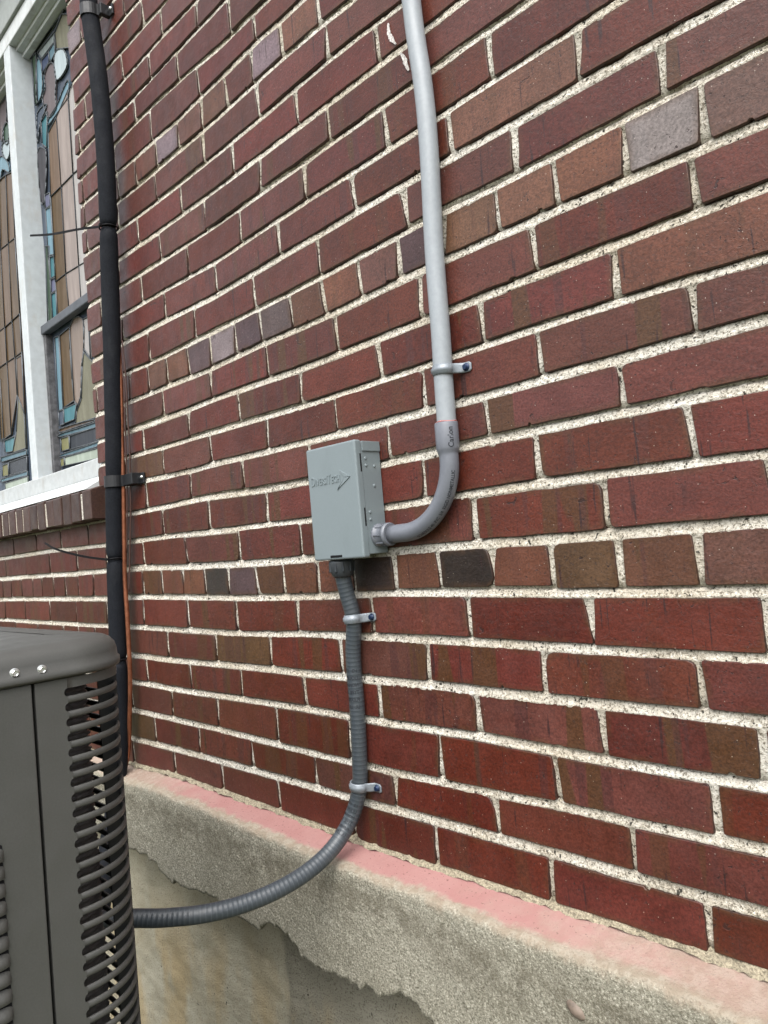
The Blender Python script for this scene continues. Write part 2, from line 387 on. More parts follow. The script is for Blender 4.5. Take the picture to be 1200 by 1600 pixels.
# ------------------------------------------------------------------ data (metres on the wall plane)
BED = json.loads('{"0":[[-0.21,0.0038],[0.017,0.0125],[0.228,0.0092],[0.434,0.0069],[0.657,0.0026],[0.739,0.0013],[0.861,0.0029],[1.085,0.0038],[1.208,0.005],[1.289,0.005],[1.357,0.0043]],"1":[[-0.199,-0.0026],[0.013,-0.0005],[0.227,0.0005],[0.443,0.0006],[0.748,-0.0005],[0.869,0.0003],[1.086,0.0013],[1.215,-0.0],[1.295,-0.0004],[1.364,0.0003]],"2":[[-0.187,0.0008],[0.021,-0.0001],[0.235,-0.0013],[0.355,-0.0028],[0.785,-0.008],[0.994,-0.0045],[1.104,-0.0013],[1.217,-0.0016],[1.319,-0.0008],[1.373,-0.0]],"3":[[-0.1,0.001],[0.022,-0.0012],[0.12,-0.0015],[0.337,0.0013],[0.542,0.0024],[0.762,0.0005],[0.972,0.002],[1.106,-0.0019],[1.184,-0.0034],[1.23,-0.0037],[1.329,-0.0036],[1.38,-0.0034]],"4":[[-0.117,-0.0013],[0.021,-0.0033],[0.24,-0.0012],[0.451,-0.0005],[0.551,-0.0015],[0.76,-0.0001],[0.875,-0.0004],[0.98,-0.0013],[1.097,-0.0019],[1.188,-0.0019],[1.314,-0.0022],[1.388,-0.0033]],"5":[[-1.106,0.0045],[-0.798,0.0024],[-0.539,0.0007],[-0.354,0.0002],[-0.091,0.0001],[0.13,-0.0015],[0.337,-0.0043],[0.549,0.0004],[0.764,0.0007],[0.884,0.0003],[0.971,-0.0004],[1.105,-0.0023],[1.187,-0.0032],[1.321,-0.0041],[1.395,-0.0046]],"6":[[-1.153,0.004],[-0.697,0.0031],[-0.341,0.0006],[-0.083,0.0034],[0.132,0.0002],[0.347,-0.0028],[0.414,-0.0032],[0.613,-0.0021],[0.794,0.0019],[1.025,0.0001],[1.131,-0.0016],[1.23,-0.0028],[1.329,-0.0033],[1.401,-0.0033]],"7":[[-1.077,0.0067],[-0.771,0.0065],[-0.513,0.0047],[-0.328,0.0058],[-0.071,0.0065],[0.143,0.0003],[0.363,-0.0027],[0.497,-0.0026],[0.568,-0.0019],[0.834,0.0003],[0.924,0.001],[1.006,0.0009],[1.139,0.0002],[1.234,0.0004],[1.337,0.0008],[1.411,0.0009]],"8":[[-1.18,0.0059],[-0.959,0.0067],[-0.713,0.0085],[-0.5,0.0051],[-0.317,0.0036],[-0.06,0.0033],[0.041,0.0036],[0.25,-0.0],[0.368,-0.0017],[0.48,-0.0021],[0.597,-0.0035],[0.858,0.0016],[1.002,0.0039],[1.073,0.005],[1.12,0.0051],[1.221,0.004],[1.337,0.0031],[1.418,0.003]],"9":[[-0.042,0.0014],[0.048,0.0017],[0.177,0.0031],[0.259,0.0031],[0.482,-0.0037],[0.607,-0.0036],[0.832,0.0011],[0.91,0.0018],[1.039,0.0047],[1.126,0.0054],[1.256,0.0058],[1.343,0.0058],[1.426,0.0052]],"10":[[-0.037,0.0054],[0.06,0.0021],[0.187,0.0001],[0.285,0.0014],[0.493,-0.001],[0.706,-0.0017],[0.826,-0.0013],[0.922,-0.0015],[1.047,-0.0005],[1.138,0.0009],[1.258,0.0021],[1.358,0.0036],[1.434,0.0048]],"11":[[-0.31,0.0038],[-0.243,0.0034],[-0.026,-0.0002],[0.073,-0.0025],[0.198,-0.0028],[0.289,-0.0033],[0.505,-0.0059],[0.616,-0.0076],[0.715,-0.0068],[0.839,-0.0055],[0.927,-0.0041],[1.052,-0.0016],[1.146,-0.0009],[1.263,-0.0],[1.36,-0.0012],[1.44,-0.0036]],"12":[[-0.311,-0.0022],[-0.236,-0.0032],[-0.105,-0.0057],[-0.023,-0.0062],[0.087,-0.0067],[0.202,-0.0074],[0.305,-0.0058],[0.519,-0.0076],[0.621,-0.0096],[0.724,-0.0084],[0.837,-0.007],[0.935,-0.0059],[1.055,-0.0031],[1.151,-0.0009],[1.267,-0.0005],[1.371,0.0005],[1.448,-0.0]],"13":[[-0.311,0.0001],[-0.228,-0.0014],[-0.078,-0.0044],[0.023,-0.0056],[0.117,-0.0067],[0.216,-0.0087],[0.315,-0.0097],[0.503,-0.0056],[0.606,-0.0058],[0.702,-0.0055],[0.799,-0.0025],[0.893,0.0009],[0.99,0.0027],[1.092,0.0024],[1.19,0.0015],[1.287,0.0004],[1.373,-0.0007],[1.454,-0.0017]],"14":[[-0.307,0.0054],[-0.223,0.0029],[-0.11,-0.0005],[0.034,-0.0067],[0.128,-0.0083],[0.256,-0.0073],[0.315,-0.0075],[0.517,-0.0072],[0.616,-0.0068],[0.704,-0.0057],[0.803,-0.0031],[0.916,-0.0],[0.999,0.0005],[1.098,-0.0007],[1.127,-0.0007],[1.2,0.0004],[1.295,0.0021],[1.345,0.0027],[1.394,0.0029],[1.463,0.0031]],"15":[[-0.303,0.0059],[-0.215,0.0056],[-0.097,0.0057],[0.047,0.0031],[0.119,0.0016],[0.264,-0.0029],[0.342,-0.0049],[0.586,-0.0004],[0.703,-0.0003],[0.8,0.0023],[0.925,0.0034],[1.019,0.0031],[1.136,0.0024],[1.244,0.0033],[1.351,0.0025],[1.432,-0.0012]],"16":[[-0.298,0.0112],[-0.203,0.007],[-0.071,0.004],[0.015,0.0029],[0.127,0.0005],[0.241,-0.0033],[0.357,-0.0075],[0.587,-0.0019],[0.672,0.0004],[0.801,0.0004],[0.885,0.0005],[0.954,0.0009],[1.027,0.0019],[1.107,0.0035],[1.147,0.0041],[1.243,0.0049],[1.276,0.0051]],"17":[[-0.303,0.0143],[-0.194,0.0099],[-0.092,0.0063],[0.026,0.0023],[0.125,-0.0001],[0.257,-0.0038],[0.332,-0.0056],[0.402,-0.0057],[0.541,-0.0037],[0.677,-0.0018],[0.752,-0.0002],[0.895,0.002],[0.957,0.003],[0.995,0.0038],[1.111,0.0055],[1.152,0.0055]],"18":[[-0.296,0.0085],[-0.191,0.0069],[-0.096,0.0063],[0.024,0.0033],[0.129,-0.0004],[0.234,-0.0018],[0.337,-0.0032],[0.551,-0.0032],[0.667,-0.002],[0.761,-0.0011],[0.883,-0.0006],[0.952,0.0002],[0.994,0.001],[1.059,0.0022]],"19":[[-0.296,0.0138],[-0.182,0.0087],[-0.084,0.0057],[0.035,0.0011],[0.121,-0.0018],[0.241,-0.0042],[0.345,-0.0054],[0.552,-0.0048],[0.671,-0.0019],[0.766,0.0001],[0.892,-0.0032],[0.951,-0.0063]],"20":[[-0.293,0.0115],[-0.17,0.0068],[-0.073,0.0032],[0.039,-0.0002],[0.139,-0.0015],[0.247,-0.0024],[0.347,-0.0054],[0.56,-0.0019],[0.638,-0.001],[0.757,-0.0039],[0.837,-0.008]],"21":[[-0.303,0.0102],[-0.167,0.006],[-0.06,0.0042],[0.044,0.002],[0.122,-0.0003],[0.251,-0.0048],[0.351,-0.0025],[0.572,0.0023],[0.645,-0.0007]],"22":[[-0.304,0.008],[-0.159,0.0054],[-0.067,0.0073],[0.05,0.0085],[0.134,0.0067],[0.269,0.0006],[0.345,-0.0042],[0.453,-0.0121]],"23":[[-0.301,0.0064],[-0.162,0.0059],[-0.064,0.0028],[0.053,-0.0002],[0.141,-0.0011],[0.268,-0.0017],[0.361,-0.0023]],"24":[[-0.297,0.0037],[-0.164,-0.003],[0.007,-0.0033],[0.149,-0.0039],[0.213,-0.0047],[0.365,-0.0108]],"25":[[-0.304,0.0008],[-0.173,-0.0004],[-0.082,-0.0005],[0.008,-0.0026],[0.127,-0.0061],[0.219,-0.0114]],"26":[[-0.305,-0.0004],[-0.19,-0.0029],[-0.083,-0.0026],[0.039,-0.0021],[0.118,-0.0064]],"27":[[-0.305,0.0039],[-0.203,0.0009],[-0.062,0.0003]],"28":[[-0.314,0.0118],[-0.211,0.0088]]}')
HEAD = json.loads('{"0":[-2.3919,-2.1942,-1.9935,-1.7944,-1.5986,-1.3996,-1.2037,-1.0065,-0.81,-0.6073,-0.4047,-0.2051,0.0149,0.2273,0.4405,0.6657,0.8652,1.0808,1.2978,1.4977,1.6988,1.8967],"1":[-2.2633,-2.066,-1.8681,-1.6664,-1.4665,-1.2697,-1.0707,-0.8697,-0.6719,-0.4731,-0.2755,-0.0755,0.1394,0.3548,0.5684,0.7795,0.9935,1.2104,1.4113,1.6115,1.8072],"2":[-2.3846,-2.1854,-1.9866,-1.7893,-1.5909,-1.391,-1.1902,-0.994,-0.7955,-0.5932,-0.3905,-0.1896,0.0239,0.2295,0.4539,0.6736,0.8898,1.1061,1.3223,1.5209,1.7239,1.9272],"3":[-2.2828,-2.0844,-1.8851,-1.6889,-1.4893,-1.2921,-1.095,-0.8959,-0.6981,-0.5003,-0.3002,-0.0978,0.1225,0.3343,0.5543,0.76,0.9755,1.184,1.3816,1.5795,1.7786],"4":[-2.2533,-2.0552,-1.8551,-1.6568,-1.456,-1.2575,-1.0565,-0.8414,-0.6304,-0.5179,-0.3993,-0.1878,0.0237,0.2427,0.4512,0.669,0.8825,1.1005,1.32,1.5211,1.7226,1.9236],"5":[-2.3544,-2.1532,-1.9525,-1.7514,-1.5541,-1.3508,-1.1534,-0.9505,-0.731,-0.523,-0.3101,-0.0888,0.1324,0.3373,0.5499,0.7624,0.9756,1.1816,1.4009,1.5999,1.7959],"6":[-2.2596,-2.1584,-2.0599,-1.9595,-1.8599,-1.7596,-1.6583,-1.5601,-1.4604,-1.3623,-1.2644,-1.1663,-1.0764,-0.9731,-0.8696,-0.7832,-0.6843,-0.5912,-0.4945,-0.386,-0.2844,-0.1823,-0.0836,0.0171,0.1199,0.2173,0.3153,0.4212,0.5156,0.6214,0.7218,0.8249,0.9247,1.0289,1.1306,1.2309,1.3332,1.4326,1.5325,1.6302,1.728,1.8263],"7":[-2.3315,-2.1331,-1.9325,-1.7297,-1.529,-1.3275,-1.1253,-0.918,-0.7037,-0.4909,-0.2889,-0.0691,0.1458,0.3677,0.579,0.7952,1.003,1.2191,1.4213,1.6226,1.8219],"8":[-2.2296,-2.0334,-1.8336,-1.6313,-1.428,-1.2262,-1.0249,-0.808,-0.6013,-0.3963,-0.1769,0.0425,0.2567,0.4772,0.6946,0.9082,1.1225,1.3392,1.5392,1.7362,1.9333],"9":[-2.2129,-2.0157,-1.8198,-1.621,-1.4243,-1.2237,-1.0211,-0.825,-0.6281,-0.4308,-0.2317,-0.0323,0.185,0.4028,0.6256,0.8367,1.0431,1.257,1.4564,1.6593,1.8611],"10":[-2.3223,-2.1254,-1.9232,-1.7234,-1.5203,-1.3241,-1.1281,-0.932,-0.7331,-0.5299,-0.3292,-0.1315,0.0678,0.2848,0.4978,0.7103,0.9254,1.1433,1.3581,1.5594,1.7602],"11":[-2.2221,-2.0208,-1.8225,-1.6211,-1.4189,-1.2179,-1.0211,-0.8197,-0.6218,-0.4194,-0.2234,-0.0252,0.1981,0.4061,0.6168,0.8328,1.0502,1.2646,1.4622,1.6632,1.8659],"12":[-2.3164,-2.1154,-1.9121,-1.71,-1.5126,-1.3154,-1.117,-0.9137,-0.7119,-0.5093,-0.3126,-0.1101,0.0888,0.3056,0.5175,0.7288,0.9359,1.1502,1.3716,1.5683,1.7663],"13":[-2.2677,-2.1672,-2.0695,-1.9718,-1.8709,-1.7706,-1.6693,-1.5705,-1.47,-1.3686,-1.2702,-1.1696,-1.0699,-0.9691,-0.8712,-0.7716,-0.6723,-0.5737,-0.4749,-0.3741,-0.2732,-0.1749,-0.077,0.0249,0.1191,0.218,0.315,0.4137,0.5053,0.6066,0.7031,0.8015,0.8956,0.9941,1.0961,1.1939,1.293,1.391,1.4904,1.5891,1.6899,1.7909],"14":[-2.3455,-2.1493,-1.9495,-1.7534,-1.5574,-1.3583,-1.1557,-0.9597,-0.7604,-0.5643,-0.3622,-0.1626,0.0407,0.2588,0.4913,0.7002,0.9208,1.1364,1.349,1.5469,1.7466,1.9433],"15":[-2.281,-2.0817,-1.8842,-1.6869,-1.4902,-1.2883,-1.0906,-0.8939,-0.6934,-0.4949,-0.2945,-0.0943,0.1311,0.3577,0.5868,0.8042,1.0247,1.2437,1.4407,1.6397,1.8392],"16":[-2.2055,-2.0089,-1.8087,-1.6102,-1.4112,-1.2153,-1.0167,-0.8156,-0.6155,-0.4136,-0.2127,0.0215,0.2488,0.4628,0.6767,0.8928,1.1087,1.3042,1.4999,1.6991,1.8959],"17":[-2.2814,-2.0802,-1.8828,-1.6872,-1.4884,-1.2925,-1.0921,-0.8921,-0.691,-0.4943,-0.2966,-0.0936,0.1274,0.3342,0.5465,0.7557,0.9794,1.1767,1.3788,1.5764,1.7752],"18":[-2.3934,-2.1925,-1.9935,-1.7925,-1.5901,-1.3943,-1.1922,-0.9953,-0.7929,-0.5937,-0.3931,-0.1918,0.026,0.2393,0.4548,0.6714,0.889,1.085,1.2829,1.4863,1.6895,1.8889],"19":[-2.2637,-2.0649,-1.8654,-1.6661,-1.4647,-1.2659,-1.0647,-0.8687,-0.6704,-0.4677,-0.2702,-0.0729,0.13,0.3474,0.5553,0.7699,0.9691,1.1708,1.3672,1.5668,1.7693],"20":[-2.2654,-2.1652,-2.0655,-1.9662,-1.8652,-1.7655,-1.6658,-1.5657,-1.4659,-1.3659,-1.2681,-1.1666,-1.066,-0.9658,-0.8663,-0.7664,-0.6686,-0.5706,-0.4709,-0.3727,-0.2722,-0.1742,-0.0621,0.0383,0.1453,0.2495,0.3526,0.4492,0.5458,0.6431,0.7548,0.8535,0.9546,1.0547,1.1554,1.2564,1.355,1.4561,1.5571,1.6566,1.7564],"21":[-2.2781,-2.0764,-1.8734,-1.6758,-1.4753,-1.2754,-1.0739,-0.8752,-0.6726,-0.4732,-0.2711,-0.0711,0.1286,0.3477,0.5643,0.7605,0.9595,1.1558,1.3524,1.5479,1.7451,1.9423],"22":[-2.3656,-2.1623,-1.9634,-1.7635,-1.5676,-1.3675,-1.1692,-0.9662,-0.7663,-0.565,-0.3649,-0.1634,0.0555,0.269,0.4846,0.6813,0.8811,1.0846,1.2805,1.4784,1.6798,1.8756],"23":[-2.2711,-2.0707,-1.8718,-1.6689,-1.4718,-1.2718,-1.0697,-0.8662,-0.6676,-0.472,-0.2728,-0.073,0.144,0.3636,0.5667,0.7633,0.9591,1.1556,1.3526,1.5539,1.7538],"24":[-2.2164,-2.0138,-1.8182,-1.6154,-1.4187,-1.2201,-1.0186,-0.8207,-0.6229,-0.4218,-0.2214,0.0053,0.2138,0.4109,0.609,0.8073,1.006,1.2017,1.4024,1.5993,1.7996],"25":[-2.2857,-2.0844,-1.8829,-1.682,-1.4823,-1.2828,-1.0857,-0.8859,-0.6881,-0.4887,-0.2903,-0.0941,0.1291,0.3269,0.5255,0.7288,0.9278,1.129,1.3278,1.5306,1.7319,1.9312],"26":[-2.3472,-2.1514,-1.9547,-1.7515,-1.5507,-1.354,-1.1562,-0.96,-0.7609,-0.5626,-0.3629,-0.162,0.0385,0.2374,0.4366,0.639,0.8374,1.0388,1.2423,1.4452,1.6451,1.843],"27":[-2.2077,-2.107,-2.0064,-1.9082,-1.8073,-1.7091,-1.6111,-1.5121,-1.4113,-1.3135,-1.214,-1.1134,-1.0154,-0.915,-0.8159,-0.7167,-0.6163,-0.5151,-0.4143,-0.3168,-0.217,-0.1166,-0.0177,0.0819,0.1796,0.2778,0.3781,0.478,0.5789,0.6803,0.7792,0.8792,0.9785,1.078,1.1771,1.2785,1.3785,1.4765,1.5768,1.6782,1.7793],"28":[-2.286,-2.0891,-1.8869,-1.6888,-1.4906,-1.2927,-1.0932,-0.8966,-0.6964,-0.4981,-0.3,-0.1038,0.0952,0.297,0.4964,0.6988,0.8974,1.0979,1.2951,1.4973,1.6995,1.8996],"29":[-2.4001,-2.1974,-1.9961,-1.7978,-1.5979,-1.395,-1.1953,-0.9989,-0.7967,-0.6006,-0.3999,-0.2,-0.0026,0.1942,0.3898,0.5888,0.791,0.9937,1.1931,1.392,1.5944,1.7942],"30":[-2.2906,-2.0939,-1.892,-1.6912,-1.4896,-1.2886,-1.0871,-0.8893,-0.6928,-0.496,-0.3,-0.0996,0.0964,0.2989,0.4946,0.6955,0.8982,1.0949,1.2947,1.4958,1.6927,1.8902],"31":[-2.2027,-2.006,-1.8066,-1.6057,-1.4045,-1.2032,-1.0042,-0.8065,-0.6049,-0.4015,-0.2,-0.0001,0.1956,0.395,0.5973,0.7966,0.9944,1.1921,1.3908,1.5936,1.7969],"32":[-2.3023,-2.0998,-1.9022,-1.7016,-1.5007,-1.3007,-1.1045,-0.9011,-0.7,-0.5008,-0.3,-0.0968,0.1004,0.3038,0.5003,0.7036,0.9021,1.1041,1.2997,1.4987,1.6962,1.8973],"33":[-2.3786,-2.1795,-1.9785,-1.7798,-1.5823,-1.3854,-1.1892,-0.9885,-0.7929,-0.5953,-0.3987,-0.2,-0.0025,0.1997,0.399,0.5956,0.7977,0.9939,1.1957,1.396,1.5985,1.8004],"34":[-2.2899,-2.191,-2.0908,-1.9929,-1.8939,-1.7937,-1.6933,-1.594,-1.4937,-1.3949,-1.2966,-1.197,-1.0968,-0.9964,-0.8971,-0.7984,-0.698,-0.5972,-0.4987,-0.3982,-0.3,-0.2005,-0.1026,-0.0037,0.0946,0.195,0.2926,0.3926,0.4929,0.5924,0.6901,0.7886,0.887,0.9856,1.0842,1.1856,1.2862,1.3873,1.4876,1.5865,1.6878,1.7872],"35":[-2.3854,-2.1848,-1.988,-1.7889,-1.5865,-1.3888,-1.1872,-0.9884,-0.7919,-0.5937,-0.3974,-0.2,0.0,0.1965,0.3932,0.5921,0.7929,0.9894,1.1911,1.3934,1.5943,1.7958],"36":[-2.293,-2.0948,-1.8929,-1.6968,-1.4951,-1.2932,-1.0926,-0.8958,-0.6962,-0.4955,-0.3,-0.101,0.0972,0.2968,0.5002,0.7017,0.8996,1.1025,1.2995,1.4982,1.6967,1.9001],"37":[-2.3891,-2.1912,-1.9934,-1.7948,-1.5967,-1.3947,-1.1955,-0.9927,-0.7915,-0.5955,-0.3978,-0.2,0.0023,0.2023,0.3985,0.5999,0.7999,0.999,1.1996,1.3987,1.5945,1.7973]}')
SPECIAL = json.loads('{"13,36":"L","20,28":"L","27,19":"L","20,24":"L","20,26":"B","13,26":"L","13,28":"P","13,27":"P","13,32":"P","6,26":"P","13,25":"P","13,30":"B","13,31":"K","13,35":"B","13,34":"B","13,33":"B","11,17":"B","13,24":"B","13,23":"B","20,29":"B","20,25":"B","20,23":"B","20,22":"B","6,33":"B","6,31":"B","6,28":"B","6,29":"B","6,23":"B","13,29":"B","6,24":"B","11,16":"M","15,16":"B","6,22":"O","6,27":"O","6,34":"O","6,35":"O","10,11":"O","4,13":"O","1,10":"O","6,25":"D","6,30":"D","6,32":"D","13,37":"K","6,36":"K","10,17":"M","9,16":"M","12,14":"M","9,12":"M","14,12":"M","1,11":"M","15,14":"M","16,14":"M","4,16":"M","4,15":"M","9,11":"M","16,13":"M","3,12":"M","3,15":"M","3,16":"M","3,17":"M","2,17":"M","1,14":"M","7,12":"M","7,13":"M","8,13":"M"}')
VISIBLE = json.loads('[[0,10],[0,11],[0,12],[0,13],[0,14],[0,15],[0,16],[0,17],[0,18],[1,9],[1,10],[1,11],[1,12],[1,13],[1,14],[1,15],[1,16],[1,17],[2,10],[2,11],[2,12],[2,13],[2,14],[2,15],[2,16],[2,17],[2,18],[3,10],[3,11],[3,12],[3,13],[3,14],[3,15],[3,16],[3,17],[3,18],[4,5],[4,6],[4,7],[4,8],[4,9],[4,10],[4,11],[4,12],[4,13],[4,14],[4,15],[4,16],[4,17],[4,18],[5,5],[5,6],[5,7],[5,8],[5,9],[5,10],[5,11],[5,12],[5,13],[5,14],[5,15],[5,16],[5,17],[5,18],[6,10],[6,11],[6,12],[6,13],[6,14],[6,15],[6,16],[6,17],[6,18],[6,19],[6,20],[6,21],[6,22],[6,23],[6,24],[6,25],[6,26],[6,27],[6,28],[6,29],[6,30],[6,31],[6,32],[6,33],[6,34],[6,35],[6,36],[7,5],[7,6],[7,7],[7,8],[7,9],[7,10],[7,11],[7,12],[7,13],[7,14],[7,15],[7,16],[7,17],[8,5],[8,6],[8,7],[8,8],[8,9],[8,10],[8,11],[8,12],[8,13],[8,14],[8,15],[8,16],[8,17],[9,5],[9,6],[9,7],[9,8],[9,9],[9,10],[9,11],[9,12],[9,13],[9,14],[9,15],[9,16],[9,17],[10,10],[10,11],[10,12],[10,13],[10,14],[10,15],[10,16],[10,17],[10,18],[11,9],[11,10],[11,11],[11,12],[11,13],[11,14],[11,15],[11,16],[11,17],[12,10],[12,11],[12,12],[12,13],[12,14],[12,15],[12,16],[12,17],[12,18],[13,19],[13,20],[13,21],[13,22],[13,23],[13,24],[13,25],[13,26],[13,27],[13,28],[13,29],[13,30],[13,31],[13,32],[13,33],[13,34],[13,35],[13,36],[13,37],[14,10],[14,11],[14,12],[14,13],[14,14],[14,15],[14,16],[14,17],[14,18],[15,9],[15,10],[15,11],[15,12],[15,13],[15,14],[15,15],[15,16],[15,17],[16,9],[16,10],[16,11],[16,12],[16,13],[16,14],[16,15],[16,16],[17,9],[17,10],[17,11],[17,12],[17,13],[17,14],[17,15],[17,16],[18,10],[18,11],[18,12],[18,13],[18,14],[18,15],[18,16],[19,9],[19,10],[19,11],[19,12],[19,13],[19,14],[19,15],[20,19],[20,20],[20,21],[20,22],[20,23],[20,24],[20,25],[20,26],[20,27],[20,28],[20,29],[20,30],[21,9],[21,10],[21,11],[21,12],[21,13],[21,14],[22,10],[22,11],[22,12],[22,13],[22,14],[23,9],[23,10],[23,11],[23,12],[23,13],[24,9],[24,10],[24,11],[24,12],[25,9],[25,10],[25,11],[25,12],[26,10],[26,11],[26,12],[27,19],[27,20],[27,21],[28,9],[28,10],[29,10]]')
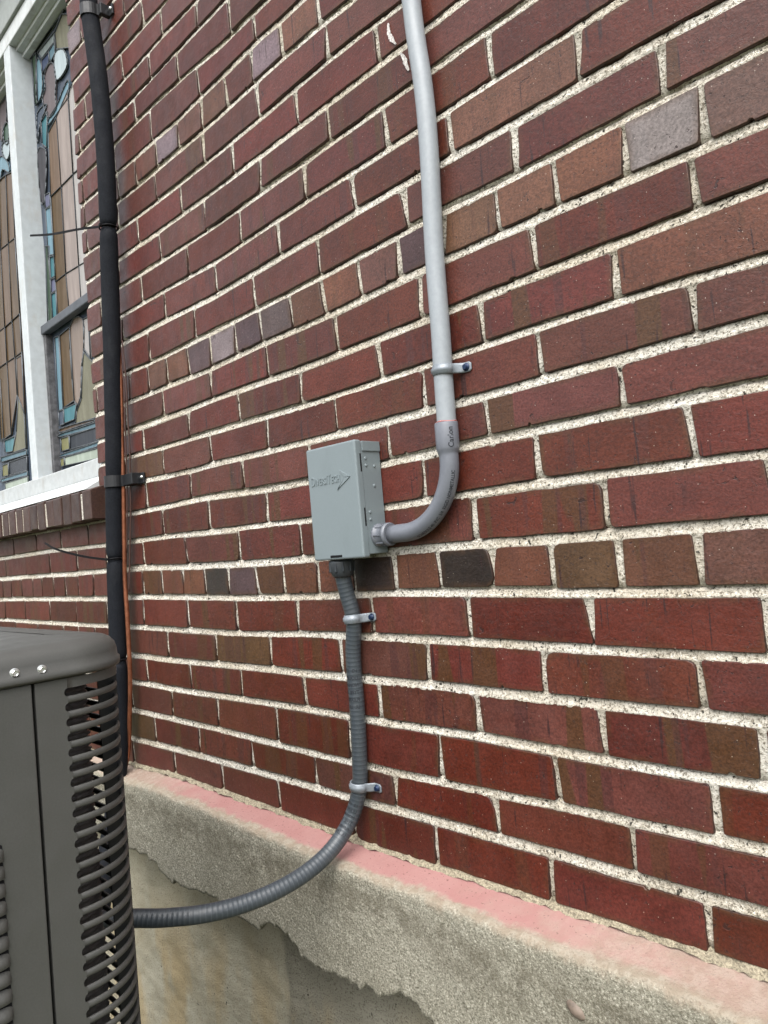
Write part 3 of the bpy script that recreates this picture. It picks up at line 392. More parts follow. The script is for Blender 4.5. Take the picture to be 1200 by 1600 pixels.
GLASS = json.loads('[["blue",[[-0.871,1.342],[-0.832,1.337],[-0.837,1.084],[-0.88,1.084]]],["amber",[[-0.827,1.337],[-0.736,1.342],[-0.741,1.093],[-0.834,1.086]]],["pinkt",[[-0.734,1.341],[-0.628,1.339],[-0.639,1.238],[-0.663,1.191],[-0.688,1.095],[-0.739,1.092]]],["white",[[-0.624,1.337],[-0.586,1.335],[-0.591,1.2],[-0.635,1.242]]],["stone",[[-0.639,1.233],[-0.559,1.172],[-0.539,1.004],[-0.742,1.014],[-0.725,1.054],[-0.68,1.088],[-0.656,1.189]]],["slate",[[-0.878,1.081],[-0.835,1.081],[-0.836,1.031],[-0.882,1.033]]],["teal",[[-0.831,1.083],[-0.723,1.081],[-0.747,1.031],[-0.835,1.033]]],["brown",[[-0.877,1.021],[-0.713,1.013],[-0.588,1.002],[-0.589,0.997],[-0.727,1.003],[-0.872,1.009]]],["blue2",[[-0.873,1.004],[-0.722,0.997],[-0.542,0.989],[-0.544,0.974],[-0.874,0.993]]],["dark",[[-0.799,0.983],[-0.544,0.974],[-0.546,0.928],[-0.803,0.937]]],["olive",[[-0.875,0.987],[-0.804,0.984],[-0.806,0.94],[-0.876,0.942]]],["blue2",[[-0.881,0.932],[-0.714,0.929],[-0.546,0.926],[-0.542,0.915],[-0.716,0.916],[-0.879,0.924]]],["pale",[[-0.852,0.918],[-0.543,0.907],[-0.544,0.867],[-0.854,0.889]]],["olive",[[-0.891,0.918],[-0.858,0.918],[-0.86,0.89],[-0.891,0.89]]],["green",[[-0.9,1.678],[-0.862,1.664],[-0.877,1.392],[-0.921,1.395]]],["teal",[[-0.876,1.635],[-0.825,1.622],[-0.827,1.547],[-0.871,1.55]]],["plum2",[[-0.871,1.547],[-0.828,1.541],[-0.829,1.497],[-0.874,1.499]]],["teal",[[-0.874,1.497],[-0.83,1.491],[-0.835,1.403],[-0.874,1.405]]],["blue",[[-0.871,1.799],[-0.825,1.79],[-0.822,1.616],[-0.875,1.628]]],["plum2",[[-0.869,1.85],[-0.826,1.841],[-0.826,1.796],[-0.87,1.802]]],["dark2",[[-0.908,2.021],[-0.848,2.008],[-0.832,1.972],[-0.864,1.851],[-0.906,1.839]]],["teal",[[-0.857,2.111],[-0.798,2.117],[-0.823,2.0],[-0.862,2.032]]],["plum",[[-0.8,2.249],[-0.754,2.265],[-0.717,2.242],[-0.706,2.188],[-0.722,2.135],[-0.723,2.091],[-0.795,2.095],[-0.832,2.18],[-0.802,2.199]]],["blue",[[-0.715,2.098],[-0.654,2.123],[-0.609,2.132],[-0.618,2.082],[-0.677,2.074],[-0.792,2.068],[-0.789,2.089]]],["blue",[[-0.858,2.333],[-0.822,2.301],[-0.826,2.211],[-0.869,2.187],[-0.884,2.218]]],["navy",[[-0.816,2.31],[-0.75,2.305],[-0.753,2.27],[-0.817,2.264]]],["blue2",[[-0.75,2.305],[-0.698,2.31],[-0.698,2.273],[-0.743,2.261]]],["paleb",[[-0.698,2.273],[-0.632,2.248],[-0.609,2.186],[-0.653,2.171],[-0.703,2.181],[-0.713,2.226]]],["stone",[[-0.693,2.34],[-0.626,2.365],[-0.565,2.328],[-0.583,2.226],[-0.689,2.28]]],["greyg",[[-0.846,2.355],[-0.692,2.343],[-0.698,2.312],[-0.815,2.315]]],["green",[[-0.901,2.403],[-0.628,2.391],[-0.632,2.366],[-0.716,2.37],[-0.866,2.378]]],["green",[[-0.902,2.368],[-0.86,2.363],[-0.876,2.19],[-0.9,2.19]]],["slate",[[-0.878,2.156],[-0.815,2.151],[-0.801,2.135],[-0.869,2.105],[-0.902,2.051],[-0.895,2.13]]],["stone",[[-1.263,1.213],[-1.212,1.141],[-1.215,1.006],[-1.363,1.01],[-1.306,1.083]]],["amber2",[[-1.253,1.361],[-1.197,1.36],[-1.207,1.14],[-1.263,1.213]]],["teal",[[-1.455,1.073],[-1.323,1.07],[-1.361,1.016],[-1.45,1.023]]],["blue",[[-1.485,1.325],[-1.455,1.325],[-1.457,1.083],[-1.493,1.082]]],["blue2",[[-1.507,1.012],[-1.212,1.0],[-1.212,0.981],[-1.511,0.993]]],["dark",[[-1.416,0.979],[-1.213,0.975],[-1.218,0.921],[-1.422,0.928]]],["olive",[[-1.494,0.977],[-1.426,0.977],[-1.429,0.929],[-1.499,0.932]]],["blue2",[[-1.524,0.925],[-1.217,0.918],[-1.217,0.902],[-1.523,0.912]]],["pale",[[-1.473,0.902],[-1.217,0.899],[-1.217,0.865],[-1.476,0.867]]],["plum",[[-1.256,2.381],[-1.183,2.37],[-1.193,2.273],[-1.231,2.266],[-1.249,2.223],[-1.281,2.257]]],["green2",[[-1.222,2.268],[-1.177,2.259],[-1.174,2.207],[-1.2,2.185],[-1.232,2.215]]],["paleb",[[-1.251,2.211],[-1.181,2.191],[-1.181,2.141],[-1.22,2.133],[-1.258,2.176]]],["blue",[[-1.287,2.176],[-1.212,2.123],[-1.2,2.074],[-1.27,2.117],[-1.305,2.086],[-1.346,2.124]]],["greyg",[[-1.254,2.393],[-1.178,2.393],[-1.174,2.365],[-1.257,2.375]]],["brown",[[-0.8,2.043],[-0.724,2.061],[-0.724,1.822],[-0.818,1.824]]],["pink",[[-0.724,2.061],[-0.62,2.1],[-0.625,1.821],[-0.724,1.822]]],["white",[[-0.62,2.1],[-0.558,2.105],[-0.56,1.817],[-0.625,1.821]]],["amber",[[-0.818,1.824],[-0.724,1.822],[-0.737,1.525],[-0.828,1.526]]],["pink",[[-0.724,1.822],[-0.625,1.821],[-0.629,1.516],[-0.737,1.525]]],["white",[[-0.625,1.821],[-0.56,1.817],[-0.562,1.51],[-0.629,1.516]]],["amber",[[-0.828,1.526],[-0.737,1.525],[-0.729,1.385],[-0.826,1.391]]],["pink",[[-0.737,1.525],[-0.629,1.516],[-0.63,1.383],[-0.729,1.385]]],["white",[[-0.629,1.516],[-0.562,1.51],[-0.559,1.379],[-0.63,1.383]]],["amber2",[[-1.45,2.114],[-1.323,2.094],[-1.351,1.825],[-1.454,1.835]]],["amber",[[-1.323,2.094],[-1.239,2.081],[-1.259,1.817],[-1.351,1.825]]],["amber2",[[-1.239,2.081],[-1.169,2.063],[-1.185,1.811],[-1.259,1.817]]],["amber",[[-1.454,1.835],[-1.351,1.825],[-1.36,1.513],[-1.468,1.513]]],["amber2",[[-1.351,1.825],[-1.259,1.817],[-1.275,1.515],[-1.36,1.513]]],["amber",[[-1.259,1.817],[-1.185,1.811],[-1.188,1.518],[-1.275,1.515]]],["amber2",[[-1.468,1.513],[-1.36,1.513],[-1.362,1.372],[-1.476,1.372]]],["amber",[[-1.36,1.513],[-1.275,1.515],[-1.27,1.37],[-1.362,1.372]]],["amber",[[-1.275,1.515],[-1.188,1.518],[-1.191,1.371],[-1.27,1.37]]],["amber",[[-1.476,1.372],[-1.362,1.372],[-1.367,1.086],[-1.494,1.076]]],["amber2",[[-1.362,1.372],[-1.27,1.37],[-1.273,1.222],[-1.367,1.086]]],["amber",[[-1.27,1.37],[-1.191,1.371],[-1.207,1.14],[-1.273,1.222]]]]')

CH = 0.0733
BEDK = {int(k): (np.array([p[0] for p in v]), np.array([p[1] for p in v])) for k, v in BED.items()}
def bz(k, x):
    kk = min(max(k, 0), 28); a = BEDK[kk]
    return k * CH + np.interp(x, a[0], a[1])
WIN_R, WIN_BOT, WIN_TOP = -0.303, 0.745, 2.62

# ------------------------------------------------------------------ ground
gm = mesh_pd('ground', [(-60, -60, -0.78), (60, -60, -0.78), (60, 40, -0.78), (-60, 40, -0.78)], [(0, 1, 2, 3)])
tag(link('ground', gm, M_GROUND), kind='structure')

# ------------------------------------------------------------------ brick wall
wall = empty('brick_wall', (0, 0, 0), 'red brick wall with thick pale mortar and a stained glass window', 'wall')
COL = {'R': (0.073, 0.0148, 0.0088), 'L': (0.135, 0.102, 0.108), 'P': (0.056, 0.031, 0.033), 'B': (0.096, 0.036, 0.020), 'O': (0.066, 0.029, 0.014),
       'D': (0.017, 0.011, 0.009), 'K': (0.090, 0.037, 0.028), 'M': (0.072, 0.0175, 0.0125)}  # D: dark brown, its colour also carries the shadow under the electrical box
LABEL = {'L': 'pale lilac grey brick', 'P': 'dark purplish brick', 'D': 'dark brown brick with box shadow in its colour', 'O': 'olive brown brick'}
def brick_outline(x0, x1, zb, zt, n, rnd, rough=1.0, slant=None):
    """closed outline, anticlockwise seen from the front (-Y); zb, zt are functions of x"""
    rr = [rnd.uniform(0.0015, 0.0042) + (rnd.random() < 0.09) * rnd.uniform(0.003, 0.010) for _ in range(4)]
    pts = []
    def corner(cx, cz, r, a0):
        for k in range(3):
            a = a0 + math.pi / 2 * k / 2
            pts.append((cx + r * math.cos(a), cz + r * math.sin(a)))
    j = lambda s=0.00045: rnd.gauss(0, s * rough)
    sl_l, sl_r = rnd.gauss(0, 0.0016), (rnd.gauss(0, 0.0016) if slant is None else slant)
    corner(x0 + rr[0] + sl_l, zb(x0) + rr[0], rr[0], math.pi)
    chip = rnd.random() < 0.22; ci = rnd.randrange(1, max(2, n))
    for i in range(1, n):
        x = x0 + (x1 - x0) * i / n
        if chip and i == ci:
            w, d = rnd.uniform(0.003, 0.008), rnd.uniform(0.0015, 0.0045)
            pts += [(x - w, zb(x - w) + j()), (x - w * 0.4, zb(x) + d), (x + w * 0.5, zb(x) + d * 0.8), (x + w, zb(x + w) + j())]
        else: pts.append((x + j(0.001), zb(x) + j()))
    corner(x1 - rr[1] + sl_r, zb(x1) + rr[1], rr[1], math.pi * 1.5)
    pts.append((x1 + j() , (zb(x1) + zt(x1)) / 2 + j(0.002)))
    corner(x1 - rr[2] - sl_r, zt(x1) - rr[2], rr[2], 0)
    chip = rnd.random() < 0.15; ci = rnd.randrange(1, max(2, n))
    for i in range(n - 1, 0, -1):
        x = x0 + (x1 - x0) * i / n
        if chip and i == ci:
            w, d = rnd.uniform(0.003, 0.007), rnd.uniform(0.001, 0.0035)
            pts += [(x + w, zt(x + w) + j()), (x + w * 0.4, zt(x) - d), (x - w * 0.5, zt(x) - d * 0.8), (x - w, zt(x - w) + j())]
        else: pts.append((x + j(0.001), zt(x) + j()))
    corner(x0 + rr[3] - sl_l, zt(x0) - rr[3], rr[3], math.pi / 2)
    pts.append((x0 + j(), (zb(x0) + zt(x0)) / 2 + j(0.002)))
    return pts
def inset(pts, d):
    n = len(pts); cx = sum(p[0] for p in pts) / n; out = []
    area = sum(pts[i][0] * pts[(i + 1) % n][1] - pts[(i + 1) % n][0] * pts[i][1] for i in range(n))
    s = 1 if area > 0 else -1
    for i in range(n):
        a, b_, c_ = pts[i - 1], pts[i], pts[(i + 1) % n]
        tx, tz = c_[0] - a[0], c_[1] - a[1]; L = math.hypot(tx, tz) or 1
        out.append((b_[0] - s * tz / L * d, b_[1] + s * tx / L * d))
    return out
def brick_mesh(pts, yj, rnd, back=0.02, tilt=(0, 0)):
    n = len(pts); V = []; F = []; E = []
    x_c = sum(p[0] for p in pts) / n; z_c = sum(p[1] for p in pts) / n
    fy = lambda p: yj + tilt[0] * (p[0] - x_c) + tilt[1] * (p[1] - z_c)
    xa, xb = min(p[0] for p in pts), max(p[0] for p in pts); za, zb = min(p[1] for p in pts), max(p[1] for p in pts)
    def sh(d):
        fx, fz = 1 - 2 * d / (xb - xa), 1 - 2 * d / (zb - za); mx, mz = (xa + xb) / 2, (za + zb) / 2
        return [(mx + (p[0] - mx) * fx, mz + (p[1] - mz) * fz) for p in pts]
    r1 = sh(0.0005); r2 = sh(0.0013); r3 = sh(0.010)
    for p in pts: V.append((p[0], back, p[1])); E.append(1)
    for p in pts: V.append((p[0], fy(p) + 0.0020, p[1])); E.append(1)
    for p in r1: V.append((p[0], fy(p) + 0.0005, p[1])); E.append(1)
    for p in r2: V.append((p[0], fy(p), p[1])); E.append(0.65)
    for p in r3: V.append((p[0], fy(p), p[1])); E.append(0)
    for r in range(4):
        for i in range(n):
            k = (i + 1) % n
            F.append((r * n + i, r * n + k, (r + 1) * n + k, (r + 1) * n + i))
    F.append(tuple(4 * n + i for i in range(n)))
    return V, F, E
def edge_attr(me, E):
    a = me.attributes.new('edge', 'FLOAT', 'POINT'); a.data.foreach_set('value', E)
VIS = {(a, b) for a, b in VISIBLE}
stuffV, stuffF, stuffE = [], [], []
rb = random.Random(21)
for k in sorted(HEAD, key=int):
    kk = int(k); hs = HEAD[k]
    for i in range(len(hs) - 1):
        g = 0.0047; x0, x1 = hs[i] + g + rb.gauss(0, 0.0007), hs[i + 1] - g + rb.gauss(0, 0.0007)
        if kk >= 10 and kk * CH < WIN_TOP:
            if x1 < WIN_R + 0.015: continue
            x0 = max(x0, WIN_R + rb.uniform(0, 0.003)) if x0 < WIN_R else x0
            if x1 - x0 < 0.02: continue
        if kk == 9:
            if x1 < -0.245: continue
            if x0 < -0.245: x0 = -0.245
            if x1 - x0 < 0.02: continue
        mb = 0.0070 + 0.0012 * math.sin(kk * 2.3); wz = rb.gauss(0, 0.0009), rb.gauss(0, 0.0009)
        up = lambda x, kk=kk: bz(kk + 1, x) - mb + wz[0]
        dn = (lambda x, kk=kk: bz(kk, x) + (mb if kk else 0.003) + wz[1])
        cx = (x0 + x1) / 2; cz = float((up(cx) + dn(cx)) / 2)
        n = 6 if x1 - x0 > 0.13 else 4
        rnd = random.Random(kk * 131 + i)
        pts = brick_outline(x0, x1, dn, up, n, rnd, slant=0.0045 if (kk, i) == (5, 16) else None)
        cl = SPECIAL.get('%d,%d' % (kk, i), 'R')
        V, F, E = brick_mesh([(p[0] - cx, p[1] - cz) for p in pts], min(max(rnd.gauss(-0.0004, 0.0007), -0.0018), 0.0003), rnd, tilt=(rnd.uniform(-0.005, 0.005), rnd.uniform(-0.012, 0.012)))
        vis = (kk, i) in VIS
        if vis:
            me = mesh_pd('brick', V, F); edge_attr(me, E)
            for p in me.polygons: p.use_smooth = len(p.vertices) == 4 and p.index < 3 * len(pts)
            o = link('brick', me, M_BRICK, wall, (cx, 0, cz))
            c = COL[cl]; f = rnd.uniform(0.82, 1.18); hue = rnd.uniform(-1, 1)
            dus = rnd.choice((0, 0, 0.004, 0.009)); c = (c[0] * f * (1 + 0.06 * hue) + dus, c[1] * f * (1 - 0.05 * hue) * rnd.uniform(0.94, 1.12) + dus, c[2] * f + dus)
            al = {'R': rnd.choice((0, 0, 0.1, 0.35, 0.6, 0.9)), 'M': 1.0, 'O': 0.8, 'B': 0.3}.get(cl, 0.1)
            o.color = (c[0], c[1], c[2], al)
            if cl in LABEL: o['label'] = LABEL[cl]
        else:
            b0 = len(stuffV)
            stuffV += [(v[0] + cx, v[1], v[2] + cz) for v in V]; stuffF += [tuple(q + b0 for q in f) for f in F]; stuffE += E
sme = mesh_pd('brickwork', stuffV, stuffF); edge_attr(sme, stuffE)
so_ = link('brickwork', sme, M_BRICK, wall); so_.color = (0.058, 0.0125, 0.009, 0.2); so_['kind'] = 'stuff'

# mortar: one rough sheet a few millimetres behind the brick faces
xs = np.concatenate([np.arange(-2.25, -0.36, 0.011), np.arange(-0.36, 0.45, 0.0055), np.arange(0.45, 1.76, 0.0042)])
TT = [-1.3, -0.95, -0.6, -0.2, 0.2, 0.55, 0.8, 0.95, 1.1, 1.35]
TD = [0.0022, 0.0005, 0.0018, 0.0030, 0.0037, 0.0044, 0.0060, 0.0078, 0.0082, 0.0050]
nx = len(xs); zrows = []; drows = []
for k in range(0, 38):
    zk = bz(k, xs); zn = bz(k + 1, xs); mbk = 0.0070 + 0.0012 * math.sin((k - 1) * 2.3)
    for tt_, dd in zip(TT, TD): zrows.append(zk + tt_ * mbk); drows.append(dd)
    for f in (0.2, 0.4, 0.6, 0.8): zrows.append((zk + 1.35 * mbk) * (1 - f) + (zn - 1.3 * mbk) * f); drows.append(0.0036)
nz = len(zrows)
Zg = np.array(zrows); Xg = np.repeat(xs[None, :], nz, 0)
ero = 0.45 + 1.1 * vnoise(nz, nx, 110, 120)
hgt = (vnoise(nz, nx, 490, 700) - 0.5) * 0.0026 + (vnoise(nz, nx, 240, 330) - 0.5) * 0.0018 + (vnoise(nz, nx, 30, 34) - 0.5) * 0.0016
base = np.array(drows)[:, None] * 1.0
dep = np.where(base > 0.0032, 0.0032 + (base - 0.0032) * ero, base) + hgt
body = np.array([1 if d in (0.0036, 0.0022, 0.0050) else 0 for d in drows])[:, None]
dep = np.where(body == 1, np.maximum(dep, 0.0012), np.maximum(dep, -0.0012))
co = np.stack([Xg, dep, Zg], -1).reshape(-1, 3)
idx = np.arange(nx * nz).reshape(nz, nx)
q = np.stack([idx[:-1, :-1], idx[:-1, 1:], idx[1:, 1:], idx[1:, :-1]], -1).reshape(-1, 4)
xc = co[q[:, 0], 0]; zc = co[q[:, 0], 2]
keep = ~((xc < WIN_R + 0.004) & (zc > 0.735) & (zc < WIN_TOP))
q = q[keep]
me = bpy.data.meshes.new('mortar'); me.vertices.add(len(co)); me.vertices.foreach_set('co', co.ravel())
me.loops.add(len(q) * 4); me.loops.foreach_set('vertex_index', q.ravel())
me.polygons.add(len(q)); me.polygons.foreach_set('loop_start', np.arange(0, len(q) * 4, 4)); me.polygons.foreach_set('loop_total', np.full(len(q), 4))
me.update(calc_edges=True); me.validate()
link('mortar', me, M_MORTAR, wall, smooth=True)
# two white chalk strokes left of the upper conduit
bm = bmesh.new()
for st in ([(0.9211, 1.3715), (0.9205, 1.3566), (0.9251, 1.3433), (0.9335, 1.3289)], [(0.9415, 1.3106), (0.9484, 1.2972), (0.9513, 1.2861), (0.9554, 1.2734)]):
    P = smoothpath([(x, -0.0019, z) for x, z in st], 8); m_ = len(P); last = None
    for i, p in enumerate(P):
        w = 0.0030 * (0.35 + math.sin(math.pi * i / (m_ - 1))) * R_.uniform(0.7, 1.2); d = (P[min(i + 1, m_ - 1)] - P[max(i - 1, 0)]).normalized(); s_ = Vector((d.z, 0, -d.x)) * w
        cur = (bm.verts.new(p + s_), bm.verts.new(p - s_), bm.verts.new(p + s_ * 0.8 + Vector((0, 0.003, 0))), bm.verts.new(p - s_ * 0.8 + Vector((0, 0.003, 0))))
        if last:
            for a_, b_ in ((0, 1), (1, 3), (2, 0)): bm.faces.new((last[a_], last[b_], cur[b_], cur[a_]))
        last = cur
bmesh.ops.recalc_face_normals(bm, faces=bm.faces)
link('chalk_mark', bm_mesh('chalk_mark', bm), mat_plain('white_chalk', (0.55, 0.52, 0.50), 0.9, 0.2, nscale=300, namp=0.4), wall)
# brick return at the side of the window opening, and the body of the wall behind
bm = bmesh.new()
box(bm, WIN_R + 0.006, 1.75, 0.021, 0.20, -0.01, 2.79)
box(bm, -2.25, WIN_R + 0.004, 0.021, 0.20, -0.01, 0.655)
box(bm, -2.25, WIN_R + 0.004, 0.021, 0.20, WIN_TOP + 0.005, 2.79)
link('wall_core', bm_mesh('wall_core', bm), M_MORTAR, wall)

# ------------------------------------------------------------------ brick window sill (rowlock)
bm = bmesh.new()
ZT, ZB, YF = 0.739, 0.659, -0.05
XE = -0.252
prof = [(0.03, 0.770), (YF + 0.004, ZT - 0.006), (YF + 0.004, ZB + 0.004), (0.018, ZB + 0.004)]
va = [bm.verts.new((-2.2, y, z)) for y, z in prof]; vb = [bm.verts.new((XE - 0.004, y, z)) for y, z in prof]
for i in range(3): bm.faces.new((va[i], va[i + 1], vb[i + 1], vb[i]))
bm.faces.new(vb); bm.faces.new(list(reversed(va)))
sill = link('window_sill', bm_mesh('window_sill', bm), M_MORTAR, wall)
sill['label'] = 'projecting sill of narrow dark bricks set on edge'
x = XE; rs = random.Random(4); n = 0
while x > -1.95:
    w = rs.uniform(0.052, 0.058); x0 = x - w
    bm = bmesh.new()
    dz = rs.gauss(0, 0.0015); dy = rs.gauss(0, 0.0015)
    pv = [(0.012, 0.759), (YF + dy, ZT + dz), (YF + dy + rs.gauss(0, .001), ZB + rs.gauss(0, 0.002)), (0.012, ZB)]
    a = [bm.verts.new((x0, y, z)) for y, z in pv]; b_ = [bm.verts.new((x, y, z)) for y, z in pv]
    for i in range(4): bm.faces.new((a[i], a[(i + 1) % 4], b_[(i + 1) % 4], b_[i]))
    bm.faces.new(b_); bm.faces.new(list(reversed(a)))
    bmesh.ops.bevel(bm, geom=list(bm.edges), offset=0.0025, segments=1, affect='EDGES')
    bmesh.ops.recalc_face_normals(bm, faces=bm.faces)
    me = bm_mesh('brick', bm); edge_attr(me, [0.3] * len(me.vertices))
    o = link('brick', me, M_BRICK, sill)
    t = rs.uniform(0.7, 1.25); o.color = (0.045 * t, 0.023 * t, 0.020 * t, 0.2)
    x = x0 - rs.uniform(0.008, 0.016); n += 1

# ------------------------------------------------------------------ stained glass window
win = empty('stained_glass_window', (-0.95, 0.06, 0.80), None, None); win.parent = wall; win.location = (-0.95, 0.06, 0.80)
win['label'] = 'stained glass window in a white painted frame'
GY = 0.13
bm = bmesh.new(); box(bm, -2.2, WIN_R - 0.001, 0.045, 0.16, 0.793, 0.850, 0.004); o = link('sill_board', bm_mesh('sill_board', bm), M_SILL, win); 
bm = bmesh.new()      # cement wash between the white board and the brick sill
pv = [(0.15, 0.7925), (0.040, 0.7925), (-0.040, 0.746), (0.15, 0.746)]
a = [bm.verts.new((-2.2, y, z)) for y, z in pv]; b_ = [bm.verts.new((WIN_R - 0.001, y, z)) for y, z in pv]
for i in range(4): bm.faces.new((a[i], a[(i + 1) % 4], b_[(i + 1) % 4], b_[i]))
bm.faces.new(b_); bmesh.ops.recalc_face_normals(bm, faces=bm.faces)
link('cement_wash', bm_mesh('cement_wash', bm), M_TRIM, win)
bm = bmesh.new(); box(bm, -0.985, -0.928, 0.06, 0.15, 0.851, 2.40, 0.003); link('mullion', bm_mesh('mullion', bm), M_WHITE, win)
bm = bmesh.new()
box(bm, -2.2, WIN_R - 0.002, 0.06, 0.16, 2.401, 2.46, 0.003)
box(bm, -2.2, WIN_R - 0.002, 0.085, 0.16, 2.387, 2.4005, 0.002)
box(bm, -2.2, WIN_R - 0.002, 0.105, 0.16, 2.372, 2.3865, 0.002)
link('transom', bm_mesh('transom', bm), M_TRIM, win)
bm = bmesh.new()
box(bm, -2.2, WIN_R - 0.002, 0.05, 0.16, 2.4605, WIN_TOP, 0.003)
link('head_board', bm_mesh('head_board', bm), M_HEAD, win)
bm = bmesh.new()      # stiles beside the glass
box(bm, -0.926, -0.905, 0.110, 0.15, 0.852, 1.36, 0.002); 
link('sash_stile', bm_mesh('sash_stile', bm), M_OLDWOOD, win)
bm = bmesh.new(); box(bm, WIN_R - 0.045, WIN_R - 0.002, 0.06, 0.15, 0.851, 2.371, 0.003); box(bm, -2.2, -1.62, 0.06, 0.15, 0.851, 2.371, 0.003)
link('side_frame', bm_mesh('side_frame', bm), M_TRIM, win)
bm = bmesh.new(); box(bm, -0.925, -0.36, 0.102, 0.128, 1.362, 1.392, 0.003)
link('meeting_rail', bm_mesh('meeting_rail', bm), mat_plain('blue_grey_paint', (0.075, 0.083, 0.095), 0.5, 0.4, nscale=60, namp=0.15, bump=0.2), win)
bm = bmesh.new(); box(bm, -0.903, -0.36, 0.112, 0.150, 0.851, 0.872, 0.002); link('bottom_rail', bm_mesh('bottom_rail', bm), M_OLDWOOD, win)
bm = bmesh.new(); box(bm, -0.927, WIN_R - 0.05, GY + 0.004, GY + 0.012, 0.853, 2.37); box(bm, -1.615, -0.987, GY + 0.004, GY + 0.012, 0.853, 2.37)
link('backing_glass', bm_mesh('backing_glass', bm), GM['slate'], win)
bmL = bmesh.new()
def clipx(pts, lo, hi):     # Sutherland-Hodgman against x range
    for side, lim in ((1, lo), (-1, hi)):
        out = []
        for i in range(len(pts)):
            a, b_ = pts[i - 1], pts[i]
            ia, ib = side * a[0] >= side * lim, side * b_[0] >= side * lim
            if ia != ib:
                t = (lim - a[0]) / (b_[0] - a[0]); out.append((lim, a[1] + t * (b_[1] - a[1])))
            if ib: out.append(b_)
        pts = out
        if not pts: return pts
    return pts
for gi, (cname, pts) in enumerate(GLASS):
    lf = sum(p[0] for p in pts) / len(pts) < -0.985
    pts = clipx(pts, -1.615 if lf else -0.926, -0.99 if lf else -0.352)
    if len(pts) < 3: continue
    pts = [(p[0], min(max(p[1], 0.873), 2.370)) for p in pts]
    area = sum(pts[i - 1][0] * pts[i][1] - pts[i][0] * pts[i - 1][1] for i in range(len(pts)))
    if abs(area) < 1e-5: continue
    if area < 0: pts = pts[::-1]
    if len(pts) > 4 and cname not in ('stone',):      # soften curved pieces
        m0 = len(pts); P = smoothpath([(p[0], 0, p[1]) for p in (pts + pts + pts + pts[:1])], 3)[3 * m0:6 * m0]
        pts = [(p.x, min(p.z, 2.37)) for p in P]
    y = GY - 0.0004 * (gi % 7); 
    cx = sum(p[0] for p in pts) / len(pts); cz = sum(p[1] for p in pts) / len(pts); m_ = len(pts)
    V = [(p[0] - cx, 0, p[1] - cz) for p in pts] + [(p[0] - cx, 0.003, p[1] - cz) for p in pts]
    F = [tuple(range(m_))] + [(i, i + m_, (i + 1) % m_ + m_, (i + 1) % m_) for i in range(m_)]
    me = mesh_pd('glass_piece', V, F)
    link('glass_piece', me, GM[cname], win, (cx, y, cz))
    for i in range(m_):
        p, r = pts[i], pts[(i + 1) % m_]
        if math.hypot(p[0] - r[0], p[1] - r[1]) < 0.003: continue
        if p[0] > -0.37 and r[0] > -0.37: continue
        tube(bmL, [(p[0], GY - 0.003, p[1]), (r[0], GY - 0.003, r[1])], 0.0020, 6, True, Vector((0, -1, 0)))
link('lead_came', bm_mesh('lead_came', bmL), M_LEAD, win)

# ------------------------------------------------------------------ concrete foundation
fnd = empty('concrete_foundation', (0, 0, -0.78), 'concrete foundation ledge under the bricks with pink painted top and broken lower edge', 'foundation')
NXF = 1000
xf = np.concatenate([np.linspace(-1.6, -0.3, 100, endpoint=False), np.linspace(-0.3, 1.75, NXF - 100)])
ks = np.linspace(-1.6, 1.75, 42)
edge_y = -0.060 + np.interp(xf, ks, NP.randn(42) * 0.0022) - np.interp(xf, [0, 0.8, 1.2], [0, 0.004, 0.010])
be_x = [-1.6, -0.9, -0.4, -0.12, -0.05, 0.07, 0.12, 0.24, 0.30, 0.36, 0.40, 0.42, 0.455, 0.475, 0.52, 0.545, 0.60, 0.64, 0.685, 0.715, 0.735, 0.765, 0.80, 0.835, 0.85, 0.87, 0.95, 1.1, 1.3, 1.75]
be_z = [-0.21, -0.20, -0.19, -0.178, -0.184, -0.205, -0.206, -0.192, -0.196, -0.200, -0.209, -0.205, -0.190, -0.188, -0.196, -0.206, -0.212, -0.216, -0.213, -0.216, -0.206, -0.212, -0.194, -0.184, -0.186, -0.202, -0.24, -0.22, -0.26, -0.25]
bot = np.interp(xf, be_x, be_z) + np.interp(np.arange(NXF), np.sort(NP.choice(NXF, 190, False)), NP.uniform(-0.006, 0.006, 190)) + np.interp(np.arange(NXF), np.sort(NP.choice(NXF, 50, False)), NP.uniform(-0.006, 0.006, 50)) + NP.uniform(-0.0003, 0.0003, NXF)
rows = []; pr = []
def row(y, z, p): rows.append((y, z)); pr.append(p)
z00 = -0.004; z01 = -0.021
base0 = np.interp(xf, BEDK[0][0], BEDK[0][1])
for t in np.linspace(0, 1, 9):
    row(0.02 + (edge_y + 0.010 - 0.02) * t, base0 - 0.0015 + (z01 - z00) * t, 0.95 * t)
for a in np.linspace(0.25, 1, 4):
    ang = a * math.pi / 2
    row(edge_y + 0.010 - 0.010 * math.sin(ang), base0 - 0.0015 + (z01 - z00) - 0.011 * (1 - math.cos(ang)), 0.95 + 0.25 * a)
zt_ = base0 - 0.0015 + (z01 - z00) - 0.011
for t in np.linspace(0.04, 1, 30):
    row(edge_y + 0.002 * t, zt_ + (bot - zt_) * t, 1.2 + 1.8 * t)
row(edge_y + 0.006 + NP.uniform(-0.002, 0.002, NXF), bot - 0.001, 2.2)
row(edge_y + 0.016 + NP.uniform(-0.003, 0.003, NXF), bot + 0.003 + NP.uniform(-0.002, 0.002, NXF), 2.4)
row(edge_y + 0.024, bot + 0.012, 3.0)
row(edge_y * 0 + 0.014, bot + 0.018, 3.0)
NR = len(rows)
Vf = np.zeros((NR, NXF, 3)); Vf[:, :, 0] = xf[None, :]
for i, (y, z) in enumerate(rows): Vf[i, :, 1] = y; Vf[i, :, 2] = z
